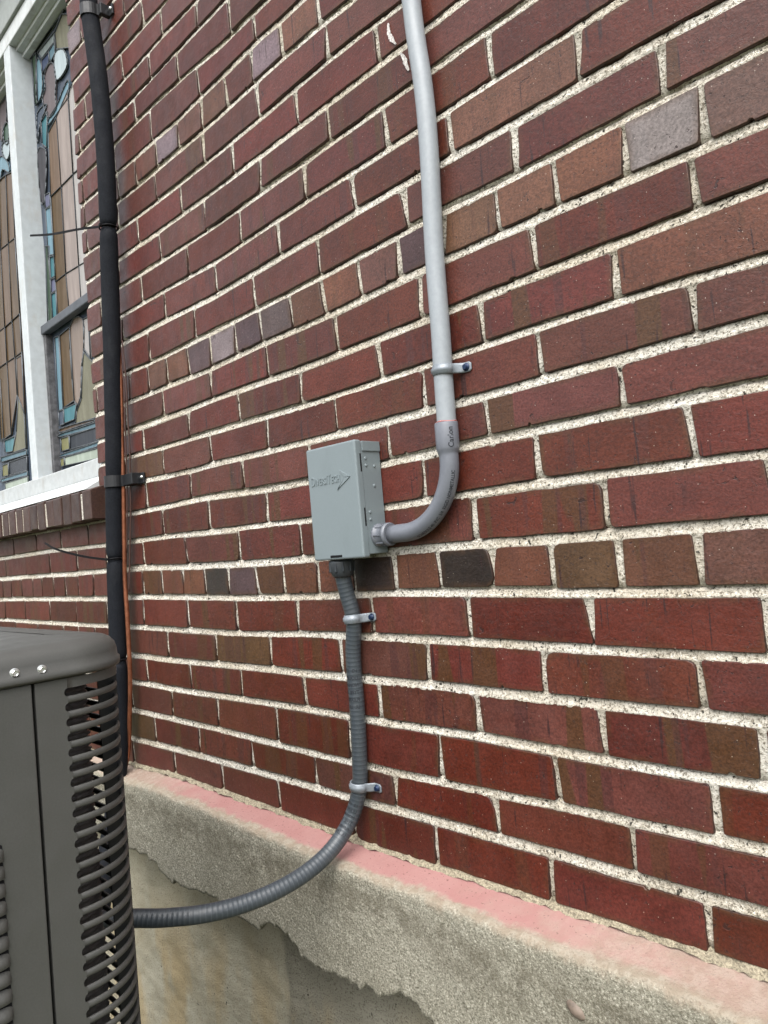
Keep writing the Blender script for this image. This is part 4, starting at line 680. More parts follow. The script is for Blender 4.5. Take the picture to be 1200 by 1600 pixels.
dn_ = (vnoise(NR, NXF, 44, 800) - 0.5) * 0.0020 + (vnoise(NR, NXF, 20, 200) - 0.5) * 0.0010
wgt = np.clip((np.array(pr) - 0.2) / 0.9, 0, 1)[:, None]
Vf[:, :, 1] -= dn_ * wgt; Vf[:, :, 2] += dn_ * 0.5 * (1 - wgt)
# lip of the broken edge curls and flakes
idx = np.arange(NR * NXF).reshape(NR, NXF)
qf = np.stack([idx[:-1, :-1], idx[1:, :-1], idx[1:, 1:], idx[:-1, 1:]], -1).reshape(-1, 4)
me = bpy.data.meshes.new('ledge'); me.from_pydata(Vf.reshape(-1, 3).tolist(), [], qf.tolist()); me.update()
a = me.attributes.new('prof', 'FLOAT', 'POINT'); a.data.foreach_set('value', np.repeat(np.array(pr), NXF))
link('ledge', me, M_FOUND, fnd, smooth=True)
NZL = 90; NXL = 260
xl = np.linspace(-1.6, 1.75, NXL); zl = np.linspace(-0.80, -0.12, NZL)
Xl, Zl = np.meshgrid(xl, zl)
Yl = 0.010 + (vnoise(NZL, NXL, 60, 200) - 0.5) * 0.003 + (vnoise(NZL, NXL, 12, 40) - 0.5) * 0.008 - np.clip((Xl - 0.41) * 200, 0, 1) * 0.003
idx = np.arange(NZL * NXL).reshape(NZL, NXL)
ql = np.stack([idx[:-1, :-1], idx[:-1, 1:], idx[1:, 1:], idx[1:, :-1]], -1).reshape(-1, 4)
me = bpy.data.meshes.new('lower_wall'); me.from_pydata(np.stack([Xl, Yl, Zl], -1).reshape(-1, 3).tolist(), [], ql.tolist()); me.update()
link('lower_wall', me, M_LOWER, fnd, smooth=True)
# rough bedding mortar squeezed out between ledge and lowest bricks
NB_ = 640; xb = np.linspace(-1.6, 1.75, NB_)
b0 = np.interp(xb, BEDK[0][0], BEDK[0][1])
rowsb = [(0.012 + 0 * xb, b0 + 0.008)]
n1 = vnoise(1, NB_, 1, 240)[0]; n2 = vnoise(1, NB_, 1, 90)[0]; n3 = vnoise(1, NB_, 1, 300)[0]
for t in (0.0, 0.35, 0.7, 1.0):
    rowsb.append((0.003 - 0.006 * t - 0.006 * n2 * t + (n1 - 0.5) * 0.004, b0 + 0.006 * (1 - t) - 0.006 * t + (n3 - 0.5) * 0.005 * (0.4 + (t > 0.2))))
Vb = np.stack([np.stack([xb, y, z], -1) for y, z in rowsb], 0)
idx = np.arange(len(rowsb) * NB_).reshape(len(rowsb), NB_)
qb = np.stack([idx[:-1, :-1], idx[1:, :-1], idx[1:, 1:], idx[:-1, 1:]], -1).reshape(-1, 4)
me = bpy.data.meshes.new('bedding_mortar'); me.from_pydata(Vb.reshape(-1, 3).tolist(), [], qb.tolist()); me.update()
M_BED = mat_plain('dirty_mortar', (0.33, 0.29, 0.21), 0.95, 0.2, nscale=320, namp=0.45, bump=0.9, bd=0.004, dirt=0.8, dirtcol=(0.10, 0.085, 0.06))
link('bedding_mortar', me, M_BED, fnd, smooth=True)
# pebble showing in the face
bm = bmesh.new(); bmesh.ops.create_icosphere(bm, subdivisions=3, radius=1.0)
for v in bm.verts: v.co = Vector((v.co.x * 0.015, v.co.y * 0.007, v.co.z * 0.009)) ; v.co = Matrix.Rotation(math.radians(28), 4, 'Y') @ v.co
for f in bm.faces: f.smooth = True
link('pebble', bm_mesh('pebble', bm), mat_plain('pebble_stone', (0.16, 0.125, 0.10), 0.5, 0.3, nscale=90, namp=0.3), fnd, (1.147, -0.0675, -0.082))

# ------------------------------------------------------------------ electrical disconnect box
BX0, BX1, BZ0, BZ1 = 0.688, 0.815, 0.506, 0.7015
ebox = empty('electrical_box', (BX0, 0, BZ0), 'grey metal electrical disconnect box with raised lettering and arrow', 'electrical box')
bm = bmesh.new(); box(bm, BX0 + 0.002, BX1 - 0.001, -0.044, -0.0005, BZ0 + 0.005, BZ1 - 0.003, 0.0015)
link('box_body', bm_mesh('box_body', bm), M_BOX, ebox)
bm = bmesh.new(); box(bm, BX1 - 0.02, BX1 + 0.0012, -0.042, -0.001, BZ1 - 0.019, BZ1 - 0.0022, 0.0008); link('body_flange', bm_mesh('body_flange', bm), M_BOX, ebox)
bm = bmesh.new(); box(bm, BX0, BX1 + 0.0008, -0.059, -0.0435, BZ0, BZ1, 0.0035, 3)
for f in bm.faces: f.smooth = False
link('cover', bm_mesh('cover', bm), M_BOX, ebox)
bm = bmesh.new(); box(bm, 0.732, 0.7625, -0.0594, -0.056, 0.5095, 0.5138, 0.0006); link('cover_slot', bm_mesh('cover_slot', bm), M_SLOT, ebox)
for z0, z1 in ((0.648, 0.678), (0.558, 0.588)):
    bm = bmesh.new(); box(bm, BX1 - 0.002, BX1 + 0.0013, -0.0497, -0.0467, z0, z1, 0.0005); link('side_slot', bm_mesh('side_slot', bm), M_SLOT, ebox)
dm = None
for y, z in ((-0.0352, 0.6702), (-0.0350, 0.6585), (-0.0160, 0.6574), (-0.0198, 0.6244), (-0.0350, 0.5805), (-0.0350, 0.5684)):
    if dm is None:
        bm = bmesh.new(); lathe(bm, [(-0.002, 0.0030), (0.0004, 0.0029), (0.0012, 0.0021), (0.0015, 0.0008)], (0, 0, 0), (1, 0, 0), 14); dm = bm_mesh('dimple', bm); dm.materials.append(M_BOX)
    o = bpy.data.objects.new('dimple', dm); C.objects.link(o); o.parent = ebox; o.location = Vector((BX1 - 0.001, y, z)) - PW(ebox)
# raised lettering and arrow
letters = bpy.data.meshes.new('lettering'); V = []; F = []
def put_text(body, size, x, z, sx):
    me = text_mesh(body, size, 0.0009, 0.0003); b0 = len(V)
    w = max(v.co.x for v in me.vertices) * sx
    for v in me.vertices: V.append((x + v.co.x * sx, -0.0592 - v.co.z, z + v.co.y))
    for p in me.polygons: F.append(tuple(b0 + i for i in p.vertices))
    bpy.data.meshes.remove(me); return x + w
zt = 0.6365; xx = 0.6965
for body, size in (('D', 0.0225), ('IVERSI', 0.0165), ('T', 0.0225), ('ECH', 0.0165)):
    xx = put_text(body, size, xx, zt, 0.92 * 0.0675 / 0.0855) + 0.0007
letters.from_pydata(V, [], F); letters.update()
link('lettering', letters, M_BOX, ebox)
bm = bmesh.new()
outer = [(0.7745, 0.6560), (0.7995, 0.6420), (0.7640, 0.6225)]; inn = (0.7860, 0.6422)
for poly in ([outer[0], outer[1], inn, (0.7752, 0.6535)], [outer[1], outer[2], (0.7668, 0.6230), inn]):
    a = [bm.verts.new((x, -0.0590, z)) for x, z in poly]; cxx = sum(p[0] for p in poly) / 4; czz = sum(p[1] for p in poly) / 4
    b_ = [bm.verts.new((x + (cxx - x) * 0.06, -0.0604, z + (czz - z) * 0.08)) for x, z in poly]
    bm.faces.new(b_)
    for i in range(4): bm.faces.new((a[i], a[(i + 1) % 4], b_[(i + 1) % 4], b_[i]))
bmesh.ops.recalc_face_normals(bm, faces=bm.faces)
link('arrow_emblem', bm_mesh('arrow_emblem', bm), M_BOX, ebox)

# ------------------------------------------------------------------ rigid PVC conduit: pipe, elbow, connector
pvc = empty('rigid_conduit', (0.985, -0.018, 0.70), 'pale grey rigid conduit rising from the box with a curved elbow', 'conduit')
PY = -0.0185; PR = 0.0148
path = [(0.981, PY, 0.664), (0.983, PY, 0.76), (0.986, PY, 0.84), (0.988, PY, 0.96), (0.996, PY, 1.12), (0.996, PY, 1.222), (0.988, PY, 1.363), (0.985, PY, 1.75), (0.985, PY, 2.6)]
bm = bmesh.new(); tube(bm, smoothpath(path, 6), PR, 28); link('pipe', bm_mesh('pipe', bm), M_PVC, pvc)
zc_ = 0.541; xv = 0.980; RB = 0.106
ep = [Vector((0.845, PY, zc_ - 0.0005))]; ep.append(Vector((0.858, PY, zc_)))
for i in range(0, 25):
    a = -math.pi / 2 + (math.pi / 2) * i / 24
    ep.append(Vector((xv - RB + RB * math.cos(a), PY, zc_ + RB + RB * math.sin(a))))
ep.append(Vector((xv, PY, 0.6505)))
er = [PR] * len(ep)
bell = [(0.6545, PR + 0.0006), (0.6585, 0.0172), (0.6625, 0.0180), (0.6995, 0.0180), (0.7010, 0.0172)]
for z, r in bell: ep.append(Vector((xv + (z - 0.68) * 0.02, PY, z))); er.append(r)
bm = bmesh.new(); tube(bm, ep, er, 28); elbow = link('elbow', bm_mesh('elbow', bm), M_ELBOW, pvc)
bm = bmesh.new()
lathe(bm, [(-0.004, 0.0195), (0.002, 0.0195), (0.0025, 0.0178), (0.019, 0.0172), (0.0195, 0.0194), (0.024, 0.0194), (0.0245, 0.0182), (0.0265, 0.0182)], (BX1 + 0.0012, PY, zc_), (1, 0, 0), 28)
for k in range(8):
    a = 2 * math.pi * k / 8
    box(bm, BX1 + 0.003, BX1 + 0.0205, PY + 0.0183 * math.cos(a) - 0.0009, PY + 0.0183 * math.cos(a) + 0.0009, zc_ + 0.0183 * math.sin(a) - 0.0009, zc_ + 0.0183 * math.sin(a) + 0.0009)
link('connector', bm_mesh('connector', bm), M_ELBOW, pvc)
def wrap_text(lines, path, rad, s0, ang0, size, vertical, gap, name, parent, sxy=1.0, ref=Vector((0, -1, 0))):
    """print wrapped on a tube. vertical: the text runs along the tube, else around it."""
    fr = frames([Vector(p) for p in path], ref); S = [0.0]
    for i in range(1, len(fr)): S.append(S[-1] + (fr[i][0] - fr[i - 1][0]).length)
    V = []; F = []
    for li, body in enumerate(lines):
        me = text_mesh(body, size, 0.0, 0.00012); b0 = len(V)
        for v in me.vertices:
            if vertical: s = s0 + v.co.x * sxy; a = ang0 - (v.co.y - li * gap) / rad
            else: s = s0 + li * gap - v.co.y; a = ang0 + v.co.x * sxy / rad
            i = min(max(int(np.searchsorted(S, s)) - 1, 0), len(S) - 2); t = (s - S[i]) / (S[i + 1] - S[i])
            p = fr[i][0].lerp(fr[i + 1][0], t); n = fr[i][2].lerp(fr[i + 1][2], t).normalized(); b_ = fr[i][3].lerp(fr[i + 1][3], t).normalized()
            V.append(tuple(p + (n * math.cos(a) + b_ * math.sin(a)) * (rad + 0.0002)))
        for p in me.polygons: F.append(tuple(b0 + i for i in p.vertices))
        bpy.data.meshes.remove(me)
    me = mesh_pd(name, V, F); return link(name, me, M_INK, parent)
vp = [Vector((xv + (z - 0.68) * 0.02, PY, z)) for z in np.linspace(0.6275, 0.7275, 40)]
wrap_text(['Carlon'], vp, 0.0182, 0.034, math.radians(70), 0.0125, True, 0.012, 'printed_name', pvc, 0.9)
arc = ep[2:28]
bm = bmesh.new(); tube(bm, [(xv + 0.0008 + 0.0152 * math.cos(a), PY + 0.0152 * math.sin(a), 0.7017 + 0.0006 * math.sin(3 * a)) for a in np.linspace(0, 2 * math.pi, 30)], 0.0011, 6, False, Vector((0, 0, 1)))
link('primer_ring', bm_mesh('primer_ring', bm), mat_plain('pink_primer', (0.42, 0.16, 0.15), 0.6, 0.3, namp=0.3), pvc)
wrap_text(['SCHEDULE 40  PVC  3/4  RIGID NONMETALLIC'], arc, PR + 0.0001, 0.030, math.radians(74), 0.0080, True, 0.01, 'printed_line', pvc, 0.72)

# ------------------------------------------------------------------ flexible conduit
flex = empty('flexible_conduit', (0.73, -0.034, 0.50), 'dark grey ribbed flexible conduit hanging from the box and curving to the air conditioner', 'conduit')
fp = [(0.729, -0.033, 0.500), (0.728, -0.032, 0.478), (0.7285, -0.026, 0.445), (0.732, -0.019, 0.400), (0.7215, -0.0165, 0.345), (0.7185, -0.0158, 0.300), (0.7185, -0.0155, 0.251), (0.714, -0.0155, 0.165),
      (0.708, -0.0165, 0.106), (0.694, -0.027, 0.057), (0.685, -0.060, 0.018), (0.679, -0.110, -0.006), (0.668, -0.170, -0.020), (0.648, -0.230, -0.027), (0.624, -0.285, -0.0265), (0.588, -0.335, -0.023), (0.562, -0.372, -0.016), (0.545, -0.415, -0.006), (0.535, -0.470, 0.0)]
fpath = smoothpath(fp, 10)
bm = bmesh.new(); tube(bm, fpath, 0.0136, 24, uv=True); link('hose', bm_mesh('hose', bm), M_HOSE, flex)
bm = bmesh.new()
lathe(bm, [(0.0, 0.0205), (0.004, 0.0218), (0.020, 0.0208), (0.027, 0.0185), (0.030, 0.0155)], (0.7305, -0.034, 0.5055), (-0.03, 0.06, -1), 24)
for k in range(10):
    a = 2 * math.pi * k / 10; r = 0.0212
    box(bm, 0.7300 + r * math.cos(a) - 0.0022, 0.7300 + r * math.cos(a) + 0.0022, -0.0335 + r * math.sin(a) - 0.0012, -0.0335 + r * math.sin(a) + 0.0012, 0.4845, 0.5005, 0.0008)
link('connector', bm_mesh('connector', bm), M_NUT, flex)
wrap_text(['1/2  125MM', 'LIQUID-TIGHT', 'NON-MET. B', 'TYPE   B', 'FLEXIBLE', 'UL  LISTED'], fpath, 0.0137, 0.194, math.radians(-72), 0.0088, False, 0.0125, 'printed_lines', flex, 0.85)
wrap_text(['1/2  125MM', 'LIQUID-TIGHT', 'NON-MET. B', 'TYPE   B', 'FLEXIBLE', 'UL  LISTED'], fpath, 0.0137, 0.428, math.radians(-60), 0.0080, False, 0.0118, 'printed_lines', flex, 0.8)

# ------------------------------------------------------------------ one-hole straps
def strap(center, axis, rad, label, side_tab=0.028, tilt=0.0):
    """band round a conduit on the wall, tab with blue screw on the right."""
    c = Vector(center); t = empty('pipe_strap', (c.x, 0, c.z), label, 'pipe strap', 'metal straps holding conduit to the brick')
    ax = Vector(axis).normalized(); xr = Vector((1, 0, 0)); xr = (xr - ax * xr.dot(ax)).normalized(); out = Vector((0, -1, 0))
    prof = []
    r = rad + 0.0012
    for k in range(0, 19):       # from the left at the wall, over the front, to the right
        a = math.pi * 1.08 - (math.pi * 1.08 + 0.12) * k / 18
        prof.append(c + xr * (r * math.cos(a)) + out * (r * math.sin(a)))
    prof.append(c + xr * (r + 0.004) + out * (-(-c.y) * 0.0 - 0.006))
    d = -c.y
    prof.append(c + xr * (r + 0.009) + out * (-d + 0.0035)); prof.append(c + xr * (r + 0.014) + out * (-d + 0.0024)); 
    ntab = len(prof)
    for k in range(1, 4): prof.append(c + xr * (r + 0.014 + side_tab * 0.42 * k / 3) + out * (-d + 0.0024))
    fr = []
    for i, p in enumerate(prof):
        a_, b_ = prof[max(0, i - 1)], prof[min(len(prof) - 1, i + 1)]
        tt = (b_ - a_).normalized(); nn = ax.cross(tt); 
        if i < 10 and nn.dot(p - c) < 0: nn = -nn
        fr.append((p, nn))
    bm = bmesh.new(); W2 = 0.0075; TH = 0.0014
    cs = [(-1, 0), (-0.62, 0.0), (-0.38, 0.0020), (0.38, 0.0020), (0.62, 0.0), (1, 0)]
    rings = []
    nlast = None
    for i, (p, nn) in enumerate(fr):
        if nlast is not None and nn.dot(nlast) < 0: nn = -nn
        nlast = nn
        wi = W2 * (1.0 if i < ntab + 1 else (1.0 if i == ntab + 1 else 0.62)); rib = 1.0 if i < 17 else max(0, 1 - (i - 16) / 3)
        rings.append([bm.verts.new(p + ax * (u * wi) + nn * (TH + h * rib)) for u, h in cs] + [bm.verts.new(p + ax * (u * wi) + nn * (-0.0002)) for u in (1, -1)])
    for i in range(len(rings) - 1):
        m_ = len(rings[0])
        for k in range(m_): bm.faces.new((rings[i][k], rings[i][(k + 1) % m_], rings[i + 1][(k + 1) % m_], rings[i + 1][k])).smooth = True
    bm.faces.new(rings[0]); bm.faces.new(list(reversed(rings[-1])))
    bmesh.ops.recalc_face_normals(bm, faces=bm.faces)
    link('strap_band', bm_mesh('strap_band', bm), M_STRAP, t)
    sp = c + xr * (r + 0.0165) + out * (-d + 0.0040)
    bm = bmesh.new(); lathe(bm, [(0, 0.0062), (0.0006, 0.0060), (0.001, 0.0044), (0.0045, 0.0042), (0.005, 0.0036)], sp, (0, -1, 0), 6 * 3)
    box(bm, sp.x - 0.0034, sp.x + 0.0034, sp.y - 0.0052, sp.y - 0.0035, sp.z - 0.0005, sp.z + 0.0005)
    link('screw', bm_mesh('screw', bm), M_BLUE, t)
    return t
strap((0.9846, -0.0175, 0.7805), (0.02, 0, 1), 0.0150, 'metal strap with blue screw around the pale rigid conduit above the elbow')
strap((0.7315, -0.0185, 0.4005), (-0.05, 0.05, 1), 0.0138, 'metal strap with blue screw on the flexible conduit just below the box')
strap((0.7085, -0.0168, 0.1085), (0.09, -0.05, 1), 0.0138, 'metal strap with blue screw on the flexible conduit near the pink ledge')

# ------------------------------------------------------------------ insulated refrigerant line on the wall
ins = empty('insulated_pipe', (-0.12, -0.04, 0.0), 'tall black foam insulated pipe strapped beside the window', 'pipe')
ip = [(-0.085, -0.040, 2.30), (-0.075, -0.040, 2.10), (-0.065, -0.040, 1.95), (-0.043, -0.040, 1.77), (-0.036, -0.040, 1.588), (-0.044, -0.040, 1.43), (-0.060, -0.040, 1.27), (-0.074, -0.040, 1.112), (-0.098, -0.040, 0.891), (-0.117, -0.040, 0.749), (-0.132, -0.040, 0.654),
      (-0.151, -0.040, 0.487), (-0.161, -0.040, 0.371), (-0.173, -0.040, 0.238), (-0.185, -0.042, 0.10), (-0.19, -0.06, -0.05), (-0.15, -0.11, -0.17), (0.0, -0.20, -0.24), (0.2, -0.32, -0.25), (0.35, -0.46, -0.25)]
ipath = smoothpath(ip, 10)
def cut(path, z0, z1): return [p for p in path if z0 >= p.z >= z1]
def sleeve(zs0, zs1, r, pts=None):
    P = pts or cut(ipath, zs0, zs1)
    rad = []
    n_ = len(P)
    for i in range(n_):
        e = min(i, n_ - 1 - i); rad.append(r * (0.80 if e == 0 else 0.94 if e == 1 else 1.0) * (1 + R_.gauss(0, 0.008)))
    bm = bmesh.new(); tube(bm, P, rad, 24); link('foam_sleeve', bm_mesh('foam_sleeve', bm), M_FOAM, ins)
def resample(z0, z1, n_):
    zs_ = np.linspace(z0, z1, n_); zz = np.array([p.z for p in ipath[:150]])[::-1]; xx_ = np.array([p.x for p in ipath[:150]])[::-1]; yy_ = np.array([p.y for p in ipath[:150]])[::-1]
    return [Vector((float(np.interp(z, zz, xx_)), float(np.interp(z, zz, yy_)), float(z))) for z in zs_]
for z0, z1, n_ in ((2.29, 1.384, 60), (1.381, 0.745, 50), (0.743, 0.549, 22), (0.546, 0.288, 26)):
    sleeve(0, 0, 0.0222, resample(z0, z1, n_))
sleeve(0, 0, 0.0222, resample(0.285, -0.04, 18) + [p for p in ipath if p.z < -0.045][:] )
bm = bmesh.new(); tube(bm, resample(2.30, 0.0, 60), 0.0150, 16); link('inner_pipe', bm_mesh('inner_pipe', bm), M_BLACK, ins)

def clamp(x, z, label, tabw=0.045):
    t = empty('pipe_clamp', (x, 0, z), label, 'pipe clamp', 'black clamps holding the insulated pipe')
    bm = bmesh.new(); c = Vector((x, -0.040, z)); r = 0.0245; H2 = 0.0145
    prof = []
    for k in range(0, 17):
        a = math.pi * 1.25 - (math.pi * 1.25 + 0.25) * k / 16
        prof.append((c.x + r * math.cos(a), c.y - r * math.sin(a)))
    prof += [(c.x + r + 0.002, -0.022), (c.x + r + 0.003, -0.013)]
    outp = []
    for i, (px, py) in enumerate(prof):
        a_, b_ = prof[max(0, i - 1)], prof[min(len(prof) - 1, i + 1)]
        tx, ty = b_[0] - a_[0], b_[1] - a_[1]; L = math.hypot(tx, ty); outp.append((px - ty / L * -0.002 * -1, py + tx / L * -0.002))
    rings = []
    for (px, py), (qx, qy) in zip(prof, outp):
        rings.append([bm.verts.new((px, py, z - H2)), bm.verts.new((px, py, z + H2)), bm.verts.new((qx, qy, z + H2)), bm.verts.new((qx, qy, z - H2))])
    for i in range(len(rings) - 1):
        for k in range(4): bm.faces.new((rings[i][k], rings[i][(k + 1) % 4], rings[i + 1][(k + 1) % 4], rings[i + 1][k]))
    bm.faces.new(rings[0]); bm.faces.new(rings[-1]); bmesh.ops.recalc_face_normals(bm, faces=bm.faces)
    link('clamp_band', bm_mesh('clamp_band', bm), M_BLACK, t)
    bm = bmesh.new(); box(bm, x + r - 0.001, x + r + tabw, -0.030, -0.002, z - H2, z + H2, 0.002); link('clamp_block', bm_mesh('clamp_block', bm), M_BLACK, t)
    bm = bmesh.new(); box(bm, x + r + tabw - 0.001, x + r + tabw + 0.016, -0.0065, -0.0012, z - H2 * 0.95, z + H2 * 0.95, 0.0012); link('clamp_tab', bm_mesh('clamp_tab', bm), M_BLACK, t)
    bm = bmesh.new(); lathe(bm, [(0, 0.0048), (0.001, 0.0048), (0.0012, 0.0034), (0.004, 0.0032)], (x + r + tabw + 0.008, -0.0066, z + 0.002), (0, -1, 0), 12); link('screw', bm_mesh('screw', bm), M_SCREW, t)
clamp(-0.1165, 0.744, 'black clamp on the insulated pipe at window sill height', 0.050)
clamp(-0.0625, 1.955, 'black clamp on the insulated pipe at the top beside the window', 0.012)

def tie(z, label, tail=None, r=0.0220):
    P = resample(z + 0.02, z - 0.02, 3)[1]
    t = empty('cable_tie', P, label, 'cable tie', 'black cable ties round the insulated pipe')
    bm = bmesh.new(); ring = [P + Vector((math.cos(a) * r, math.sin(a) * r, 0.001 * math.cos(a))) for a in np.linspace(0, 2 * math.pi, 30)]
    tube(bm, ring, 0.0021, 8, False, Vector((0, 0, 1)))
    box(bm, P.x + 0.004, P.x + 0.011, P.y - r - 0.006, P.y - r + 0.001, P.z - 0.0035, P.z + 0.0035, 0.001)
    link('loop', bm_mesh('loop', bm), M_TIE, t)
    if tail:
        bm = bmesh.new(); P2 = smoothpath(tail, 6); fr = frames(P2, Vector((0, -1, 0))); rings = []
        for p, tt, n_, b_ in fr:
            rings.append([bm.verts.new(p + b_ * 0.0028 + n_ * 0.0009), bm.verts.new(p - b_ * 0.0028 + n_ * 0.0009), bm.verts.new(p - b_ * 0.0028 - n_ * 0.0009), bm.verts.new(p + b_ * 0.0028 - n_ * 0.0009)])
        for i in range(len(rings) - 1):
            for k in range(4): bm.faces.new((rings[i][k], rings[i][(k + 1) % 4], rings[i + 1][(k + 1) % 4], rings[i + 1][k]))
        bm.faces.new(rings[0]); bm.faces.new(list(reversed(rings[-1])))
        link('tail', bm_mesh('tail', bm), M_TIE, t)
tie(1.3825, 'black cable tie with a straight loose tail crossing the window', [(-0.050, -0.062, 1.382), (-0.14, -0.080, 1.404), (-0.28, -0.092, 1.440), (-0.41, -0.100, 1.482)])
tie(0.5475, 'black cable tie with a drooping tail below the window sill', [(-0.150, -0.063, 0.5475), (-0.24, -0.085, 0.562), (-0.36, -0.105, 0.588), (-0.462, -0.098, 0.611)])
tie(0.2870, 'tailless black cable tie just above the air conditioner', None)

# copper line and control wires
cu = [(-0.062, -0.028, 1.20), (-0.072, -0.026, 0.99), (-0.089, -0.026, 0.844), (-0.099, -0.026, 0.73), (-0.117, -0.026, 0.583), (-0.128, -0.026, 0.501), (-0.130, -0.026, 0.402), (-0.133, -0.026, 0.32), (-0.139, -0.026, 0.238), (-0.158, -0.026, 0.138), (-0.186, -0.030, 0.019), (-0.205, -0.075, -0.085), (-0.15, -0.12, -0.22), (0.1, -0.25, -0.30), (0.35, -0.46, -0.30)]
bm = bmesh.new(); tube(bm, smoothpath(cu, 8), 0.0056, 12)
tag(link('copper_pipe', bm_mesh('copper_pipe', bm), M_COPPER), 'thin bare copper pipe running down beside the black insulated pipe', 'pipe')
w1 = [(-0.060, -0.020, 1.10), (-0.058, -0.018, 1.00), (-0.067, -0.016, 0.90), (-0.070, -0.016, 0.82), (-0.0775, -0.016, 0.75), (-0.090, -0.016, 0.66), (-0.108, -0.018, 0.55), (-0.118, -0.022, 0.46)]
w2 = [(-0.066, -0.024, 1.05), (-0.062, -0.022, 0.97), (-0.078, -0.020, 0.87), (-0.086, -0.020, 0.78), (-0.098, -0.020, 0.68), (-0.115, -0.022, 0.56)]
bm = bmesh.new(); tube(bm, smoothpath(w1, 8), 0.0020, 8); tag(link('control_wire', bm_mesh('control_wire', bm), M_WIRE), 'thin brown wire bowing out farthest from the black pipe', 'wire', 'control wires beside the insulated pipe')
bm = bmesh.new(); tube(bm, smoothpath(w2, 8), 0.0018, 8); tag(link('control_wire', bm_mesh('control_wire', bm), M_WIRE), 'thin brown wire lying closest to the copper pipe', 'wire', 'control wires beside the insulated pipe')

# ------------------------------------------------------------------ air conditioner
XF, RC = 0.800, 0.0815
YC = -0.530; YB = YC + RC          # corner arc centre row and the wall-facing side
XL_, YN = 0.06, -1.18; ZBOT, ZTOP = -0.70, 0.4030
ac = empty('air_conditioner', (0.43, -0.81, ZBOT), 'dark grey outdoor air conditioner unit with louvred rounded corner', 'air conditioner')
def outline(off, y_start, x_end, nseg=16):
    """plan path: up the +X face from y_start, round the corner, along the wall side to x_end"""
    r = RC + off; P = [(XF + off, y_start)]
    for k in range(nseg + 1):
        a = (math.pi / 2) * k / nseg
        P.append((XF - RC + r * math.cos(a), YC + r * math.sin(a)))
    P.append((x_end, YB + off)); return P
def full_outline(off, nseg=12):
    P = []
    r = RC + off
    for cx_, cy_, a0 in ((XF - RC, YC, 0), (XL_ + RC, YC, 90), (XL_ + RC, YN + RC, 180), (XF - RC, YN + RC, 270)):
        for k in range(nseg + 1):
            a = math.radians(a0 + 90 * k / nseg); P.append((cx_ + r * math.cos(a), cy_ + r * math.sin(a)))
    return P
# top cap
bm = bmesh.new(); prev = None
for off, z in ((0.001, ZTOP + 0.004), (0.0045, ZTOP - 0.0005), (0.0055, ZTOP + 0.003), (0.0055, ZTOP + 0.009), (0.0030, ZTOP + 0.0105), (0.0022, ZTOP + 0.020), (0.000, ZTOP + 0.028), (-0.005, ZTOP + 0.034), (-0.013, ZTOP + 0.0385), (-0.024, ZTOP + 0.0405), (-0.060, ZTOP + 0.0440), (-0.085, ZTOP + 0.0465)):
    ring = [bm.verts.new((x, y, z)) for x, y in full_outline(off)]
    if prev:
        for i in range(len(ring)): bm.faces.new((prev[i], prev[(i + 1) % len(ring)], ring[(i + 1) % len(ring)], ring[i])).smooth = True
    prev = ring
bm.faces.new(prev)
link('top_cap', bm_mesh('top_cap', bm), M_AC, ac)
bm = bmesh.new()
lathe(bm, [(0.0, 0.262), (0.006, 0.258), (0.014, 0.250), (0.017, 0.238), (0.010, 0.226), (-0.004, 0.222)], (0.43, -0.81, ZTOP + 0.0462), (0, 0, 1), 48)
for r in (0.06, 0.10, 0.14, 0.18, 0.21):
    tube(bm, [(0.43 + r * math.cos(a), -0.81 + r * math.sin(a), ZTOP + 0.062) for a in np.linspace(0, 2 * math.pi, 40)], 0.0022, 6, False, Vector((0, 0, 1)))
for k in range(12):
    a = 2 * math.pi * k / 12
    tube(bm, [(0.43 + 0.03 * math.cos(a), -0.81 + 0.03 * math.sin(a), ZTOP + 0.064), (0.43 + 0.24 * math.cos(a), -0.81 + 0.24 * math.sin(a), ZTOP + 0.060)], 0.0025, 6)
link('fan_guard', bm_mesh('fan_guard', bm), M_AC, ac)
# flat access panel on the +X face
bm = bmesh.new()
YS = -0.5755
box(bm, XF - 0.0275, XF + 0.0006, YN + RC + 0.06, YS - 0.0018, ZBOT + 0.03, ZTOP - 0.0015, 0.0012)
panel = link('access_panel', bm_mesh('access_panel', bm), M_AC, ac)
PIT = 0.0186
bm = bmesh.new()
# one stamped louvre: hood bulging out, open at its top edge
NL = 10; y1 = -0.6175; y0 = -1.00
rings = []
for yy, sc in ((y0, 0.05), (y0 + 0.006, 0.8), (y0 + 0.012, 1.0), (y1 - 0.012, 1.0), (y1 - 0.006, 0.85), (y1 - 0.002, 0.5), (y1, 0.05)):
    rings.append([bm.verts.new((0.0006 + 0.0072 * sc * math.sin(math.pi * (0.06 + 0.62 * t) ) * (1 if t > 0 else 1), yy, 0.0085 - 0.0150 * t + (1 - sc) * (-0.004) * (1 - t))) for t in np.linspace(0, 1, NL)])
for i in range(len(rings) - 1):
    for k in range(NL - 1): bm.faces.new((rings[i][k], rings[i + 1][k], rings[i + 1][k + 1], rings[i][k + 1])).smooth = True
lm = bm_mesh('louver', bm); lm.materials.append(M_AC)
bm = bmesh.new(); 
vs = [(0.0011, y1 - 0.001, 0.0095), (0.0011, y1 - 0.003, 0.0112), (0.0011, y0, 0.0112), (0.0011, y0, 0.0035), (0.0011, y1 - 0.001, 0.0035)]
bm.faces.new([bm.verts.new(v) for v in vs]); dmn = bm_mesh('opening', bm); dmn.materials.append(M_SLOT)  # flat dark face painted as the shade in the louvre's open edge
zz = 0.225
